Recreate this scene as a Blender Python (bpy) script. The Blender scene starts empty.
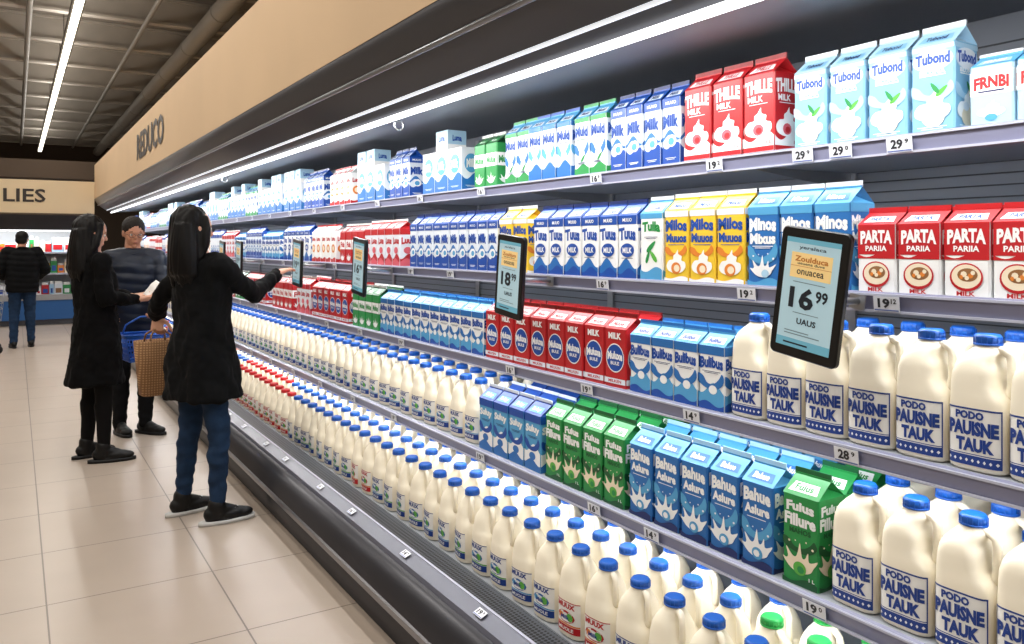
import bpy, bmesh, math, random
from mathutils import Vector, Matrix, noise
random.seed(7)
scene = bpy.context.scene
COL = scene.collection
try:
    scene.view_settings.view_transform = 'Standard'
except Exception:
    pass

# ------------------------------------------------------------ materials
def lin(h):
    h = h.lstrip('#')
    c = [int(h[i:i+2], 16)/255 for i in (0, 2, 4)]
    return tuple(x/12.92 if x <= .04045 else ((x+.055)/1.055)**2.4 for x in c) + (1,)
MATS = {}
def M(name, hexc, rough=.5, metal=0, emis=0, bump=None, vary=None, coat=0, spec=.5, desat=0):
    m = bpy.data.materials.new(name); m.use_nodes = True
    nt = m.node_tree; b = nt.nodes['Principled BSDF']
    c = lin(hexc)
    if desat:
        l = .3*c[0]+.59*c[1]+.11*c[2]
        c = tuple(x*(1-desat)+l*desat for x in c[:3])+(1,)
    b.inputs['Base Color'].default_value = c
    b.inputs['Roughness'].default_value = rough
    b.inputs['Metallic'].default_value = metal
    b.inputs['Specular IOR Level'].default_value = spec
    if coat: b.inputs['Coat Weight'].default_value = coat
    if emis:
        b.inputs['Emission Color'].default_value = c
        b.inputs['Emission Strength'].default_value = emis
    if vary or bump:
        tc = nt.nodes.new('ShaderNodeTexCoord')
    if vary:
        n = nt.nodes.new('ShaderNodeTexNoise'); n.inputs['Scale'].default_value = vary[0]
        nt.links.new(tc.outputs['Object'], n.inputs['Vector'])
        r = nt.nodes.new('ShaderNodeValToRGB')
        k = vary[1]
        r.color_ramp.elements[0].color = (c[0]*(1-k), c[1]*(1-k), c[2]*(1-k), 1)
        r.color_ramp.elements[1].color = (min(1, c[0]*(1+k)), min(1, c[1]*(1+k)), min(1, c[2]*(1+k)), 1)
        r.color_ramp.elements[0].position = .35; r.color_ramp.elements[1].position = .65
        nt.links.new(n.outputs['Fac'], r.inputs['Fac'])
        nt.links.new(r.outputs['Color'], b.inputs['Base Color'])
    if bump:
        n2 = nt.nodes.new('ShaderNodeTexNoise'); n2.inputs['Scale'].default_value = bump[0]
        nt.links.new(tc.outputs['Object'], n2.inputs['Vector'])
        bp = nt.nodes.new('ShaderNodeBump'); bp.inputs['Strength'].default_value = bump[1]
        bp.inputs['Distance'].default_value = .01
        nt.links.new(n2.outputs['Fac'], bp.inputs['Height'])
        nt.links.new(bp.outputs['Normal'], b.inputs['Normal'])
    MATS[name] = m
    return m

for n, h in dict(white='#eceded', offwhite='#dbe2ea', red='#b8121c', darkred='#820a10', blue='#0e479f', navy='#13245c',
                 sky='#4a9bcc', paleblue='#a3c9e0', midblue='#1f6ab2', green='#1c8a42', darkgreen='#0e522a', leaf='#55ab3c',
                 yellow='#ebc220', orange='#dc7e22', pink='#d95c69', cream='#ebdcc0', brown='#8f6238', black='#111216',
                 softblue='#7db5d6', grey='#8b8f96').items():
    M(n, h, .40, desat=.04)
M('milk', '#efe7d3', .34)
M('cap_blue', '#1559b6', .35)
M('cap_red', '#bc1a22', .35)
M('cap_green', '#1fa04a', .35)
M('label_white', '#ebebe8', .4)
M('jug_ink', '#1a3c88', .4)
M('case_dark', '#414146', .33, .4, vary=(3, .06))
M('bumper', '#77767a', .3, .7)
M('canopy_dark', '#545458', .36, .4)
M('canopy_inner', '#858a93', .5, .1)
M('canopy_tube', '#8b8d92', .28, .8)
M('rail', '#8486a0', .35, .1)
M('rail_light', '#b4b7c8', .3)
M('ledge', '#5a5c68', .35, .3)
M('shelf_metal', '#a2a8b2', .45, .1)
M('back_panel', '#858b96', .5, .1)
M('slot', '#454950', .6)
M('steel', '#a6a8ac', .3, .8)
M('tag_white', '#dfe2ea', .4)
M('tag_blue', '#5a6fae', .4)
M('tag_ink', '#22252e', .5)
M('tan_wall', '#c8ab87', .75, vary=(1.2, .03))
M('cream_wall', '#dcc6a2', .75, vary=(1.2, .03))
M('sign_ink', '#2c211b', .5)
M('wall_plain', '#b8a68e', .8, vary=(2, .04))
M('wall_brown', '#54463a', .8)
M('ceiling', '#8d867d', .85, vary=(1.5, .08))
M('beam', '#b3aca2', .7, vary=(2, .08))
M('duct', '#a5a29c', .45, .2)
M('lamp_glow', '#fff6e4', .5, 0, 4)
M('lamp_house', '#5b574f', .5)
M('led_glow', '#f6f8fb', .5, 0, 2.0)
M('highlight_glow', '#e6ecf4', .5, 0, .7)  # dim glow for the painted highlight line on the canopy
M('tablet_black', '#0e0f11', .3)
M('screen_pale', '#abcad6', .25, 0, .25)
M('screen_cyan', '#6aa9bf', .25, 0, .25)
M('screen_yellow', '#e9c98a', .25, 0, .28)
M('screen_ink', '#16202c', .4)
M('screen_grey', '#6d828c', .4)
M('screen_orange', '#b9722a', .4, 0, .1)
M('skin', '#d3a188', .5, vary=(30, .04), spec=.3)
M('skin_man', '#c08a70', .5, vary=(30, .05), spec=.3)
M('hair_dark', '#080606', .5, spec=.2)
M('hair_grey', '#221d1a', .6, bump=(150, .4), spec=.2)
M('coat_black', '#08090b', .85, vary=(9, .25), spec=.15)
M('coat_long', '#070708', .88, vary=(9, .25), spec=.12)
M('jacket_navy', '#0b1628', .45, vary=(8, .2), spec=.3)
M('jeans', '#1b2f49', .85, bump=(200, .15), vary=(12, .25), spec=.2)
M('trousers_dark', '#0a0b0d', .8, vary=(10, .2), spec=.15)
M('tights', '#070607', .75, spec=.15)
M('shoe_black', '#0a0a0b', .5, spec=.3)
M('sole_white', '#bdbdbb', .6)
M('eye_white', '#e0dcd6', .3)
M('eye_iris', '#2a1a12', .3)
M('lip', '#b06a5e', .5)
M('glass_frame', '#1a1a1a', .3)
M('basket_blue', '#1c58b8', .45)
M('basket_red', '#b8202a', .45)
M('paper', '#e8e6e2', .7, bump=(40, .3))
M('case_blue', '#1b5694', .4)

# woven bag
m = M('wicker', '#a9825a', .8); nt = m.node_tree; b = nt.nodes['Principled BSDF']
tc = nt.nodes.new('ShaderNodeTexCoord'); w1 = nt.nodes.new('ShaderNodeTexWave'); w2 = nt.nodes.new('ShaderNodeTexWave')
w1.bands_direction = 'Z'; w1.inputs['Scale'].default_value = 22; w2.bands_direction = 'X'; w2.inputs['Scale'].default_value = 22
w1.inputs['Distortion'].default_value = 1.5; w2.inputs['Distortion'].default_value = 1.5
nt.links.new(tc.outputs['Object'], w1.inputs['Vector']); nt.links.new(tc.outputs['Object'], w2.inputs['Vector'])
mu = nt.nodes.new('ShaderNodeMath'); mu.operation = 'MULTIPLY'
nt.links.new(w1.outputs['Fac'], mu.inputs[0]); nt.links.new(w2.outputs['Fac'], mu.inputs[1])
r = nt.nodes.new('ShaderNodeValToRGB'); r.color_ramp.elements[0].color = lin('#7a5636'); r.color_ramp.elements[1].color = lin('#b58e62')
nt.links.new(mu.outputs[0], r.inputs['Fac']); nt.links.new(r.outputs['Color'], b.inputs['Base Color'])

# floor tiles
m = M('floor_tile', '#c9b8a8', .33); nt = m.node_tree; b = nt.nodes['Principled BSDF']
tc = nt.nodes.new('ShaderNodeTexCoord'); sp = nt.nodes.new('ShaderNodeSeparateXYZ')
nt.links.new(tc.outputs['Object'], sp.inputs[0])
def mth(op, a, bb=None):
    n = nt.nodes.new('ShaderNodeMath'); n.operation = op
    for i, v in enumerate((a, bb)):
        if v is None: continue
        if isinstance(v, (int, float)): n.inputs[i].default_value = v
        else: nt.links.new(v, n.inputs[i])
    return n.outputs[0]
TS = .65
def edge(o, off):
    a = mth('DIVIDE', mth('ADD', o, off), TS)
    fr = mth('FRACT', mth('ADD', a, 100.0))
    return mth('ABSOLUTE', mth('SUBTRACT', fr, .5))
ex = edge(sp.outputs['X'], -.11); ey = edge(sp.outputs['Y'], .1)
mx = mth('MAXIMUM', ex, ey)
g = mth('GREATER_THAN', mx, .4950)
nz = nt.nodes.new('ShaderNodeTexNoise'); nz.inputs['Scale'].default_value = 3; nt.links.new(tc.outputs['Object'], nz.inputs['Vector'])
r = nt.nodes.new('ShaderNodeValToRGB'); r.color_ramp.elements[0].color = lin('#a39588'); r.color_ramp.elements[1].color = lin('#afa194')
nt.links.new(nz.outputs['Fac'], r.inputs['Fac'])
mix = nt.nodes.new('ShaderNodeMix'); mix.data_type = 'RGBA'
nt.links.new(g, mix.inputs[0]); nt.links.new(r.outputs['Color'], mix.inputs[6]); mix.inputs[7].default_value = lin('#6d6259')
nt.links.new(mix.outputs[2], b.inputs['Base Color'])
bp = nt.nodes.new('ShaderNodeBump'); bp.invert = True; bp.inputs['Strength'].default_value = .4; bp.inputs['Distance'].default_value = .002
nt.links.new(g, bp.inputs['Height']); nt.links.new(bp.outputs['Normal'], b.inputs['Normal'])

# perforated grille
m = M('grille', '#202226', .4, .4); nt = m.node_tree; b = nt.nodes['Principled BSDF']
tc = nt.nodes.new('ShaderNodeTexCoord'); v = nt.nodes.new('ShaderNodeTexVoronoi'); v.inputs['Scale'].default_value = 70; v.inputs['Randomness'].default_value = 0
nt.links.new(tc.outputs['Object'], v.inputs['Vector'])
r = nt.nodes.new('ShaderNodeValToRGB'); r.color_ramp.elements[0].color = lin('#0a0a0c'); r.color_ramp.elements[1].color = lin('#5a5d64')
r.color_ramp.elements[0].position = .35; r.color_ramp.elements[1].position = .5
nt.links.new(v.outputs['Distance'], r.inputs['Fac']); nt.links.new(r.outputs['Color'], b.inputs['Base Color'])

# ------------------------------------------------------------ mesh builder
TXT = {}
def text_geo(s, bold=.02):
    k = (s, bold)
    if k in TXT: return TXT[k]
    cu = bpy.data.curves.new('t', 'FONT'); cu.body = s; cu.resolution_u = 2; cu.offset = bold
    ob = bpy.data.objects.new('t', cu); COL.objects.link(ob)
    dg = bpy.context.evaluated_depsgraph_get(); dg.update()
    me = bpy.data.meshes.new_from_object(ob.evaluated_get(dg))
    vs = [(v.co.x, v.co.y) for v in me.vertices]
    fs = [tuple(p.vertices) for p in me.polygons]
    x0 = min(v[0] for v in vs); x1 = max(v[0] for v in vs); y0 = min(v[1] for v in vs); y1 = max(v[1] for v in vs)
    vs = [((x-(x0+x1)/2)/(x1-x0), (y-(y0+y1)/2)/(y1-y0)) for x, y in vs]
    bpy.data.objects.remove(ob); bpy.data.curves.remove(cu); bpy.data.meshes.remove(me)
    TXT[k] = (vs, fs, (x1-x0)/(y1-y0))
    return TXT[k]

class MB:
    def __init__(s): s.v = []; s.f = []; s.m = []; s.s = []
    def add(s, vs, fs, mat, smooth=False):
        o = len(s.v); s.v += [tuple(v) for v in vs]
        for f in fs:
            s.f.append(tuple(i+o for i in f)); s.m.append(mat); s.s.append(smooth)
    def box(s, x0, x1, y0, y1, z0, z1, mat):
        vs = [(x0,y0,z0),(x1,y0,z0),(x1,y1,z0),(x0,y1,z0),(x0,y0,z1),(x1,y0,z1),(x1,y1,z1),(x0,y1,z1)]
        s.add(vs, [(3,2,1,0),(4,5,6,7),(0,1,5,4),(1,2,6,5),(2,3,7,6),(3,0,4,7)], mat)
    def prism(s, pts, y0, y1, mat):   # pts: (x,z) profile extruded along y
        n = len(pts)
        vs = [(x, y0, z) for x, z in pts] + [(x, y1, z) for x, z in pts]
        fs = [(i, (i+1) % n, n+(i+1) % n, n+i) for i in range(n)] + [tuple(range(n))[::-1], tuple(range(n, 2*n))]
        s.add(vs, fs, mat)
    def loft(s, rings, mat, n=20, caps=True, frame=None, smooth=True):
        # ring: (z, rx, ry, exp, ox, oy)
        vs = []
        for rg in rings:
            z, rx, ry = rg[:3]; e = rg[3] if len(rg) > 3 else 2; ox = rg[4] if len(rg) > 4 else 0; oy = rg[5] if len(rg) > 5 else 0
            for i in range(n):
                t = 2*math.pi*i/n; c, q = math.cos(t), math.sin(t)
                x = math.copysign(abs(c)**(2/e), c)*rx+ox; y = math.copysign(abs(q)**(2/e), q)*ry+oy
                p = (x, y, z)
                if frame: p = frame(*p)
                vs.append(p)
        fs = []
        for k in range(len(rings)-1):
            for i in range(n):
                j = (i+1) % n
                fs.append((k*n+i, k*n+j, (k+1)*n+j, (k+1)*n+i))
        s.add(vs, fs, mat, smooth)
        if caps:
            o = len(s.v)-len(vs); L = (len(rings)-1)*n
            s.f.append(tuple(o+i for i in range(n))[::-1]); s.m.append(mat); s.s.append(False)
            s.f.append(tuple(o+L+i for i in range(n))); s.m.append(mat); s.s.append(False)
    def ell(s, c, r, mat='skin', ax=None, n=16, k=10):
        ax = ax or (Vector((1,0,0)), Vector((0,1,0)), Vector((0,0,1)))
        c = Vector(c)
        if not hasattr(r, '__len__'): r = (r, r, r)
        vs = []
        for a in range(1, k):
            ph = math.pi*a/k
            for i in range(n):
                t = 2*math.pi*i/n
                vs.append(tuple(c+ax[0]*(r[0]*math.sin(ph)*math.cos(t))+ax[1]*(r[1]*math.sin(ph)*math.sin(t))+ax[2]*(-r[2]*math.cos(ph))))
        fs = []
        for a in range(k-2):
            for i in range(n):
                j = (i+1) % n
                fs.append((a*n+i, a*n+j, (a+1)*n+j, (a+1)*n+i))
        b0 = len(vs); vs.append(tuple(c-ax[2]*r[2])); vs.append(tuple(c+ax[2]*r[2]))
        for i in range(n):
            j = (i+1) % n
            fs.append((b0, j, i)); fs.append((b0+1, (k-2)*n+i, (k-2)*n+j))
        s.add(vs, fs, mat, True)
    def tube(s, pts, radii, mat='skin', n=12, balls=True):
        pts = [Vector(p) for p in pts]
        for i in range(len(pts)-1):
            a, b = pts[i], pts[i+1]; d = (b-a)
            if d.length < 1e-6: continue
            d.normalize()
            u = d.orthogonal().normalized(); w = d.cross(u)
            vs = []
            for p, r in ((a, radii[i]), (b, radii[i+1])):
                for k in range(n):
                    t = 2*math.pi*k/n
                    vs.append(tuple(p+u*(r*math.cos(t))+w*(r*math.sin(t))))
            fs = [(k, (k+1) % n, n+(k+1) % n, n+k) for k in range(n)] + [tuple(range(n))[::-1], tuple(range(n, 2*n))]
            s.add(vs, fs, mat, True)
        if balls:
            for p, r in zip(pts, radii): s.ell(p, r*.999, mat, n=n, k=8)
    def sweep(s, pts, r, mat, n=8, closed=False):
        pts = [Vector(p) for p in pts]; L = len(pts); vs = []
        up = None
        for i, p in enumerate(pts):
            a = pts[(i-1) % L] if (closed or i > 0) else p; b = pts[(i+1) % L] if (closed or i < L-1) else p
            d = (b-a).normalized()
            if up is None: up = d.orthogonal().normalized()
            up = (up-d*up.dot(d)).normalized(); w = d.cross(up)
            rr = r[i] if hasattr(r, '__len__') else r
            for k in range(n):
                t = 2*math.pi*k/n; vs.append(tuple(p+up*(rr*math.cos(t))+w*(rr*math.sin(t))))
        fs = []
        for i in range(L if closed else L-1):
            i2 = (i+1) % L
            for k in range(n):
                j = (k+1) % n; fs.append((i*n+k, i*n+j, i2*n+j, i2*n+k))
        if not closed: fs += [tuple(range(n))[::-1], tuple(range((L-1)*n, L*n))]
        s.add(vs, fs, mat, True)
    def text(s, st, fn, cx, cy, w, h, mat, bold=.02, arch=0):
        vs, fs, asp = text_geo(st, bold)
        if h is None: h = w/asp
        s.add([fn(cx+x*w, cy+y*h*(1+arch*.6*(abs(x)-.2))-arch*h*(4*x*x-.35)*.5) for x, y in vs], fs, mat)
    def mesh(s, name, off=(0,0,0)):
        me = bpy.data.meshes.new(name)
        ox, oy, oz = off
        me.from_pydata([(x-ox, y-oy, z-oz) for x, y, z in s.v], [], s.f)
        names = []
        for m in s.m:
            if m not in names: names.append(m)
        for m in names: me.materials.append(MATS[m])
        ix = {m: i for i, m in enumerate(names)}
        me.polygons.foreach_set('material_index', [ix[m] for m in s.m])
        me.polygons.foreach_set('use_smooth', s.s)
        me.update()
        return me

def obj(name, me, loc=(0,0,0), parent=None, label=None, cat=None, group=None, kind=None, rot=None):
    o = bpy.data.objects.new(name, me); COL.objects.link(o); o.location = loc
    if rot is not None: o.rotation_euler = rot
    if parent: o.parent = parent
    if label: o['label'] = label
    if cat: o['category'] = cat
    if group: o['group'] = group
    if kind: o['kind'] = kind
    return o

def remesh(mb, vox, smooth, name, mat, off=(0,0,0), disp=None):
    me = mb.mesh('tmp')
    ob = bpy.data.objects.new('tmp', me); COL.objects.link(ob)
    md = ob.modifiers.new('r', 'REMESH'); md.mode = 'VOXEL'; md.voxel_size = vox
    if smooth:
        sm = ob.modifiers.new('s', 'SMOOTH'); sm.iterations = smooth; sm.factor = .5
    dg = bpy.context.evaluated_depsgraph_get(); dg.update()
    out = bpy.data.meshes.new_from_object(ob.evaluated_get(dg))
    bpy.data.objects.remove(ob); bpy.data.meshes.remove(me)
    out.name = name
    if disp:
        nrm = [v.normal.copy() for v in out.vertices]
        for v, nn in zip(out.vertices, nrm):
            v.co += nn*disp(v.co)
    o = Vector(off)
    for v in out.vertices: v.co -= o
    out.materials.clear(); out.materials.append(MATS[mat])
    out.polygons.foreach_set('use_smooth', [True]*len(out.polygons))
    out.polygons.foreach_set('material_index', [0]*len(out.polygons))
    out.update()
    return out

# ------------------------------------------------------------ camera
PSI = math.atan(497/800)
cam = bpy.data.cameras.new('camera'); cam.sensor_width = 36; cam.lens = 28.125; cam.shift_y = -77/1024
co = bpy.data.objects.new('camera', cam); COL.objects.link(co)
co.location = (0, 0, 1.48); co.rotation_euler = (math.pi/2, 0, -PSI)
cam.clip_start = .05
scene.camera = co

# ------------------------------------------------------------ room shell
def structure(name, boxes, mat, label=None):
    mb = MB()
    for bx in boxes: mb.box(*bx, mat)
    return obj(name, mb.mesh(name), kind='structure', label=label or name.replace('_', ' '), cat='building part')
structure('floor', [(-7, 8, -4, 28, -.1, 0)], 'floor_tile', 'large beige polished ceramic tile shop floor')
structure('ceiling', [(-7, 8, -4, 28, 4.75, 4.85)], 'ceiling', 'grey-beige industrial ceiling deck above open joists')
structure('wall_back', [(-7, 8, 28, 28.1, 0, 4.75)], 'wall_brown', 'dark brown far wall of the shop')
structure('wall_left', [(-7.1, -7, -4, 28, 0, 4.75)], 'wall_plain', 'plain beige side wall of the shop')
structure('wall_front', [(-7, 8, -4.1, -4, 0, 4.75)], 'wall_plain', 'plain beige wall of the shop')
structure('wall_right', [(8, 8.1, -4, 28, 0, 4.75)], 'wall_brown', 'plain side wall of the shop')
mb = MB(); mb.box(1.2, 2.5, -1, 16.0, 2.300, 2.90, 'tan_wall')
mb.box(2.42, 2.5, -1, 16.0, 0, 2.300, 'tan_wall')
mb.text('REDUCO', lambda x, y: (1.193, -x, y), -9.15, 2.60, 1.95, .30, 'sign_ink', .03)
obj('wall_bulkhead', mb.mesh('wall_bulkhead'), kind='structure', label='tan plaster bulkhead with dark lettering above the chilled display', cat='building part')
mb = MB(); mb.box(-7, 1.2, 16.0, 16.15, 2.02, 2.60, 'cream_wall'); mb.box(-7, 1.2, 15.97, 16.0, 2.0, 2.03, 'wall_brown')
mb.text('LIES', lambda x, y: (x, 15.99, y), .14, 2.33, .62, .23, 'sign_ink', .02)
obj('wall_soffit', mb.mesh('wall_soffit'), kind='structure', label='cream soffit with dark sign letters above wall chillers', cat='building part')
mb = MB(); mb.box(-7, 2.5, 16.3, 16.9, 2.66, 2.98, 'wall_brown')
obj('trim_1', mb.mesh('trim_1'), kind='structure', label='dark brown beam above the cream soffit', cat='building part')

# ceiling joists, ducts
def joist(y):
    mb = MB()
    mb.box(-7, 8, -.07, .07, -.03, 0, 'beam'); mb.box(-7, 8, -.012, .012, -.32, -.03, 'beam'); mb.box(-7, 8, -.07, .07, -.35, -.32, 'beam')
    return mb.mesh('ceiling_joist')
jm = joist(0)
for i in range(15):
    obj('ceiling_joist', jm, (0, 3+i*1.7, 4.75), label='pale painted steel roof joist under the ceiling', cat='joist', group='roof joists')
for k, (x, z, r_) in enumerate([(2.1, 4.27, .12), (-.9, 4.35, .05), (2.9, 4.34, .06), (.15, 4.365, .035), (1.45, 4.37, .03)]):
    mb = MB(); pts = [(0, y, 0) for y in range(-3, 28)]
    mb.sweep(pts, r_, 'duct', n=16)
    if r_ > .08:
        for y in range(-2, 27, 2):
            mb.sweep([(0, y-.03, 0), (0, y+.03, 0)], r_+.010, 'duct', n=16)
    obj('ceiling_pipe', mb.mesh('duct'), (x, 0, z), label='grey pipe running along under the ceiling joists', cat='pipe')
mb = MB(); mb.box(-.3, .3, 0, 20, 0, .35, 'duct')
for y in range(0, 20, 2): mb.box(-.32, .32, y, y+.05, -.02, .37, 'duct')
obj('rectangular_air_duct', mb.mesh('rduct'), (-1.9, 6, 4.03), label='rectangular sheet metal ventilation duct', cat='duct')

def area(name, loc, sx, sy, power, rot=(0,0,0), col=(1,1,1), parent=None):
    l = bpy.data.lights.new(name, 'AREA'); l.shape = 'RECTANGLE'; l.size = sx; l.size_y = sy; l.energy = power; l.color = col
    o = bpy.data.objects.new(name, l); COL.objects.link(o); o.location = loc; o.rotation_euler = rot
    if parent: o.parent = parent
    return o
# linear ceiling lamps (lit downwards, with weaker uplights added to brighten the ceiling)
mb = MB(); mb.box(-.06, .06, 0, 3.9, .02, .09, 'lamp_house')
hm = mb.mesh('housing')
mb = MB(); mb.box(-.04, .04, .02, 3.88, 0, .02, 'lamp_glow'); tm = mb.mesh('tube')
mb = MB(); 
for y in (.5, 3.4): mb.box(-.006, .006, y-.006, y+.006, .09, .75, 'lamp_house')
wm = mb.mesh('hanger')
for x in (.57, -3.2):  # second row is out of view, added for its light
    for i in range(6):
        o = obj('linear_ceiling_lamp', hm, (x, 1.2+i*4.0, 4.0), label='long slim suspended ceiling lamp with glowing tube', cat='ceiling lamp', group='linear ceiling lamps')
        obj('tube', tm, parent=o, label='glowing warm white tube'); obj('hanger', wm, parent=o)
        area('lamp_light', (0, 1.95, -.02), .1, 3.8, 34, (0,0,0), (1, .95, .88), o)
        if x > 0: area('ceiling_fill_light', (0, 1.95, .10), .1, 3.8, 17, (math.pi,0,0), (1, .95, .88), o)  # upward fill added to lighten the ceiling
for x in (-1.2,):  # fill panels added out of frame to brighten the aisle
    for y in (-1.5, 1.5, 5.0, 9.0, 13.0):
        mb = MB(); mb.box(-.3, .3, -.6, .6, .02, .08, 'lamp_house'); 
        o = obj('ceiling_fill_panel', mb.mesh('panel'), (x, y, 3.8), label='rectangular warm white fill panel added out of view', cat='ceiling lamp', group='added fill panels')
        mb = MB(); mb.box(-.27, .27, -.57, .57, 0, .02, 'lamp_glow'); obj('diffuser', mb.mesh('diff'), parent=o)
        area('lamp_light', (0, 0, -.02), .55, 1.15, 42, (0,0,0), (1, .96, .90), o)

# ------------------------------------------------------------ display case
Y0, Y1 = .1, 15.9
CB = (1.7, 8.0, 0.0)
case = bpy.data.objects.new('refrigerated_display_case', None); COL.objects.link(case); case.location = CB
case['label'] = 'long open multi-shelf refrigerated dairy display case, dark base and canopy'; case['category'] = 'display case'
def part(name, mb, label=None, parent=None):
    return obj(name, mb.mesh(name, CB if parent is None else CB), parent=parent or case, label=label)
def curve_profile(ctrl, steps=5):
    P = [Vector(c) for c in ctrl]; out = []
    for i in range(len(P)-1):
        a = P[max(i-1, 0)]; b_ = P[i]; c = P[i+1]; d = P[min(i+2, len(P)-1)]
        for j in range(steps):
            t = j/steps
            q = .5*((2*b_)+(c-a)*t+(2*a-5*b_+4*c-d)*t*t+(-a+3*b_-3*c+d)*t**3); out.append((q.x, q.y))
    out.append(tuple(P[-1])); return out
pf = curve_profile([(1.20,.0),(1.185,.05),(1.166,.12),(1.165,.18),(1.182,.235),(1.212,.270),(1.25,.282)])
mb = MB(); mb.prism((pf+[(1.33,.288),(1.39,.292),(2.40,.292),(2.40,0)])[::-1], Y0, Y1, 'case_dark')
mb.s = [True]*(len(mb.f)-2)+[False, False]
part('base', mb, 'dark satin rounded front panel')
mb = MB(); mb.prism([(1.166,.128),(1.158,.136),(1.157,.160),(1.165,.168)][::-1], Y0, Y1, 'bumper')
part('bumper', mb, 'grey metal bumper strip')
mb = MB(); mb.prism([(1.228,.278),(1.236,.292),(1.284,.312),(1.294,.312),(1.294,.284)], Y0, Y1, 'ledge')
mb.box(1.286, 1.296, Y0, Y1, .309, .314, 'rail_light'); part('price_ledge', mb, 'dark grey sloped price strip')
mb = MB(); mb.prism([(1.296,.297),(1.388,.306),(1.388,.28),(1.296,.28)], Y0, Y1, 'grille'); part('air_grille', mb, 'perforated dark air return grille')
mb = MB(); mb.box(1.389, 2.345, Y0, Y1, .290, .310, 'shelf_metal'); part('deck', mb)
mb = MB(); mb.box(2.35, 2.40, Y0, Y1, .29, 2.29, 'back_panel')
for i in range(13):
    y = Y0+.3+i*1.25
    mb.box(2.335, 2.352, y-.02, y+.02, .31, 2.10, 'steel')
for i in range(52):
    mb.box(2.345, 2.351, Y0+.02, Y1-.02, .36+i*.033, .364+i*.033, 'slot')
part('back_panel', mb, 'grey slotted rear wall')
SH = [(1.72, 1.709), (1.67, 1.350), (1.62, 1.004), (1.58, .643)]
for i, (x, z) in enumerate(SH):
    mb = MB(); mb.box(x+.006, 2.345, Y0, Y1, z+.006, z+.020, 'shelf_metal')
    for k in range(13):
        y = Y0+.3+k*1.25
        mb.prism([(x+.06, z+.006), (2.34, z-.05), (2.34, z+.006)], y-.004, y+.004, 'steel')
    sh = part('shelf', mb)
    mb = MB(); mb.prism([(x-.006, z-.022), (x-.012, z+.018), (x-.002, z+.024), (x+.006, z+.020), (x+.006, z-.022)], Y0, Y1, 'rail')
    mb.box(x-.0155, x-.008, Y0, Y1, z-.022, z-.017, 'rail_light'); mb.box(x-.0165, x-.008, Y0, Y1, z+.015, z+.020, 'rail_light')
    o = obj('price_rail', mb.mesh('rail', CB), parent=sh, label='grey lavender price rail')
    mb = MB(); mb.box(x+.010, x+.035, Y0+.05, Y1-.05, z-.004, z+.005, 'led_glow')
    obj('shelf_lamp', mb.mesh('led', CB), parent=sh, label='slim white lamp strip under the shelf')
    area('shelf_light', (x+.02-CB[0], 0, z-.008), .03, 15.4, (27, 27, 28, 35)[i], (0, math.radians(-25), 0), (.98, .99, 1), case)
cp = curve_profile([(1.202,2.300),(1.206,2.262),(1.245,2.200),(1.31,2.142),(1.40,2.088),(1.475,2.062)])
mb = MB(); mb.prism((cp+[(2.40,2.13),(2.40,2.299)])[::-1], Y0-1, Y1, 'canopy_dark'); mb.s = [True]*(len(mb.f)-2)+[False, False]
mb.prism([(1.50,2.0615),(2.345,2.1235),(2.345,2.1265),(1.50,2.0645)], Y0-1, Y1, 'canopy_inner')
part('canopy', mb, 'smooth dark grey overhanging canopy')
for (x, z, r_) in ((1.252, 2.186, .012),):
    mb = MB(); mb.sweep([(x, Y0-1, z), (x, 4, z), (x, 8, z), (x, 12, z), (x, Y1, z)], r_, 'canopy_tube', n=12)
    part('canopy_rail', mb, 'long grey metal tube along the canopy')
mb = MB(); mb.box(1.374, 1.384, Y0-1, Y1-.1, 2.088, 2.100, 'highlight_glow'); part('canopy_glow_strip', mb, 'thin glowing strip painted as a highlight line')  # reflected line made as a dim glowing strip, not a lamp
mb = MB(); mb.box(1.437, 1.467, Y0-1, Y1-.1, 2.045, 2.062, 'led_glow'); part('canopy_glow_strip', mb, 'bright white lamp strip')
area('canopy_light', (1.452-CB[0], 0, 2.041), .03, 15.6, 122, (0, math.radians(-20), 0), (1, .99, .97), case)
for y in (3.4, 7.0):
    mb = MB(); pts = [(1.50+.022*math.cos(t*.524), y, 2.03+.022*math.sin(t*.524)) for t in range(12)]
    mb.sweep(pts, .004, 'steel', closed=True); part('hook_ring', mb, 'small steel hanging ring')

# ------------------------------------------------------------ cartons
def wave(t0, t1, a, ph, mat, fr=1.0):
    pts = [(-.5, t0), (.5, t0)]
    for i in range(13):
        s = .5-i/12
        pts.append((s, t1+a*math.sin(ph+s*2*math.pi*fr)))
    return ('poly', pts, mat)
def smooth_poly(prof):
    P = [Vector(p) for p in prof]; out = []
    n = len(P)
    for i in range(n):
        a, b_, c, d = P[i-1], P[i], P[(i+1) % n], P[(i+2) % n]
        for t in (0, .33, .66):
            q = .5*((2*b_)+(c-a)*t+(2*a-5*b_+4*c-d)*t*t+(-a+3*b_-3*c+d)*t**3)
            out.append((q.x, q.y))
    return out
def splash(ct, mat='white', k=1):
    prof = [(-.30,-.40),(-.08,-.50),(.14,-.48),(.34,-.36),(.44,-.14),(.60,.16),(.38,.02),(.28,.04),(.26,.34),(.17,.10),(.08,.08),(.04,.30),(.0,.62),(-.07,.24),(-.14,.06),(-.26,.10),(-.44,.36),(-.38,.02),(-.44,-.08),(-.56,-.04),(-.46,-.22)]
    return ('poly', [(x*.74*k, ct+y*.25*k) for x, y in smooth_poly(prof)], mat)
def swoosh(ct, mat='white', k=1, up=1):
    prof = [(-.50,.10),(-.30,-.16),(.0,-.26),(.30,-.16),(.50,.22),(.42,.62),(.30,.34),(.14,.10),(-.05,.02),(-.2,.12),(-.32,.40),(-.5,.5)]
    return ('poly', [(x*k, ct+y*.3*k*up) for x, y in smooth_poly(prof)], mat)
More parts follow.
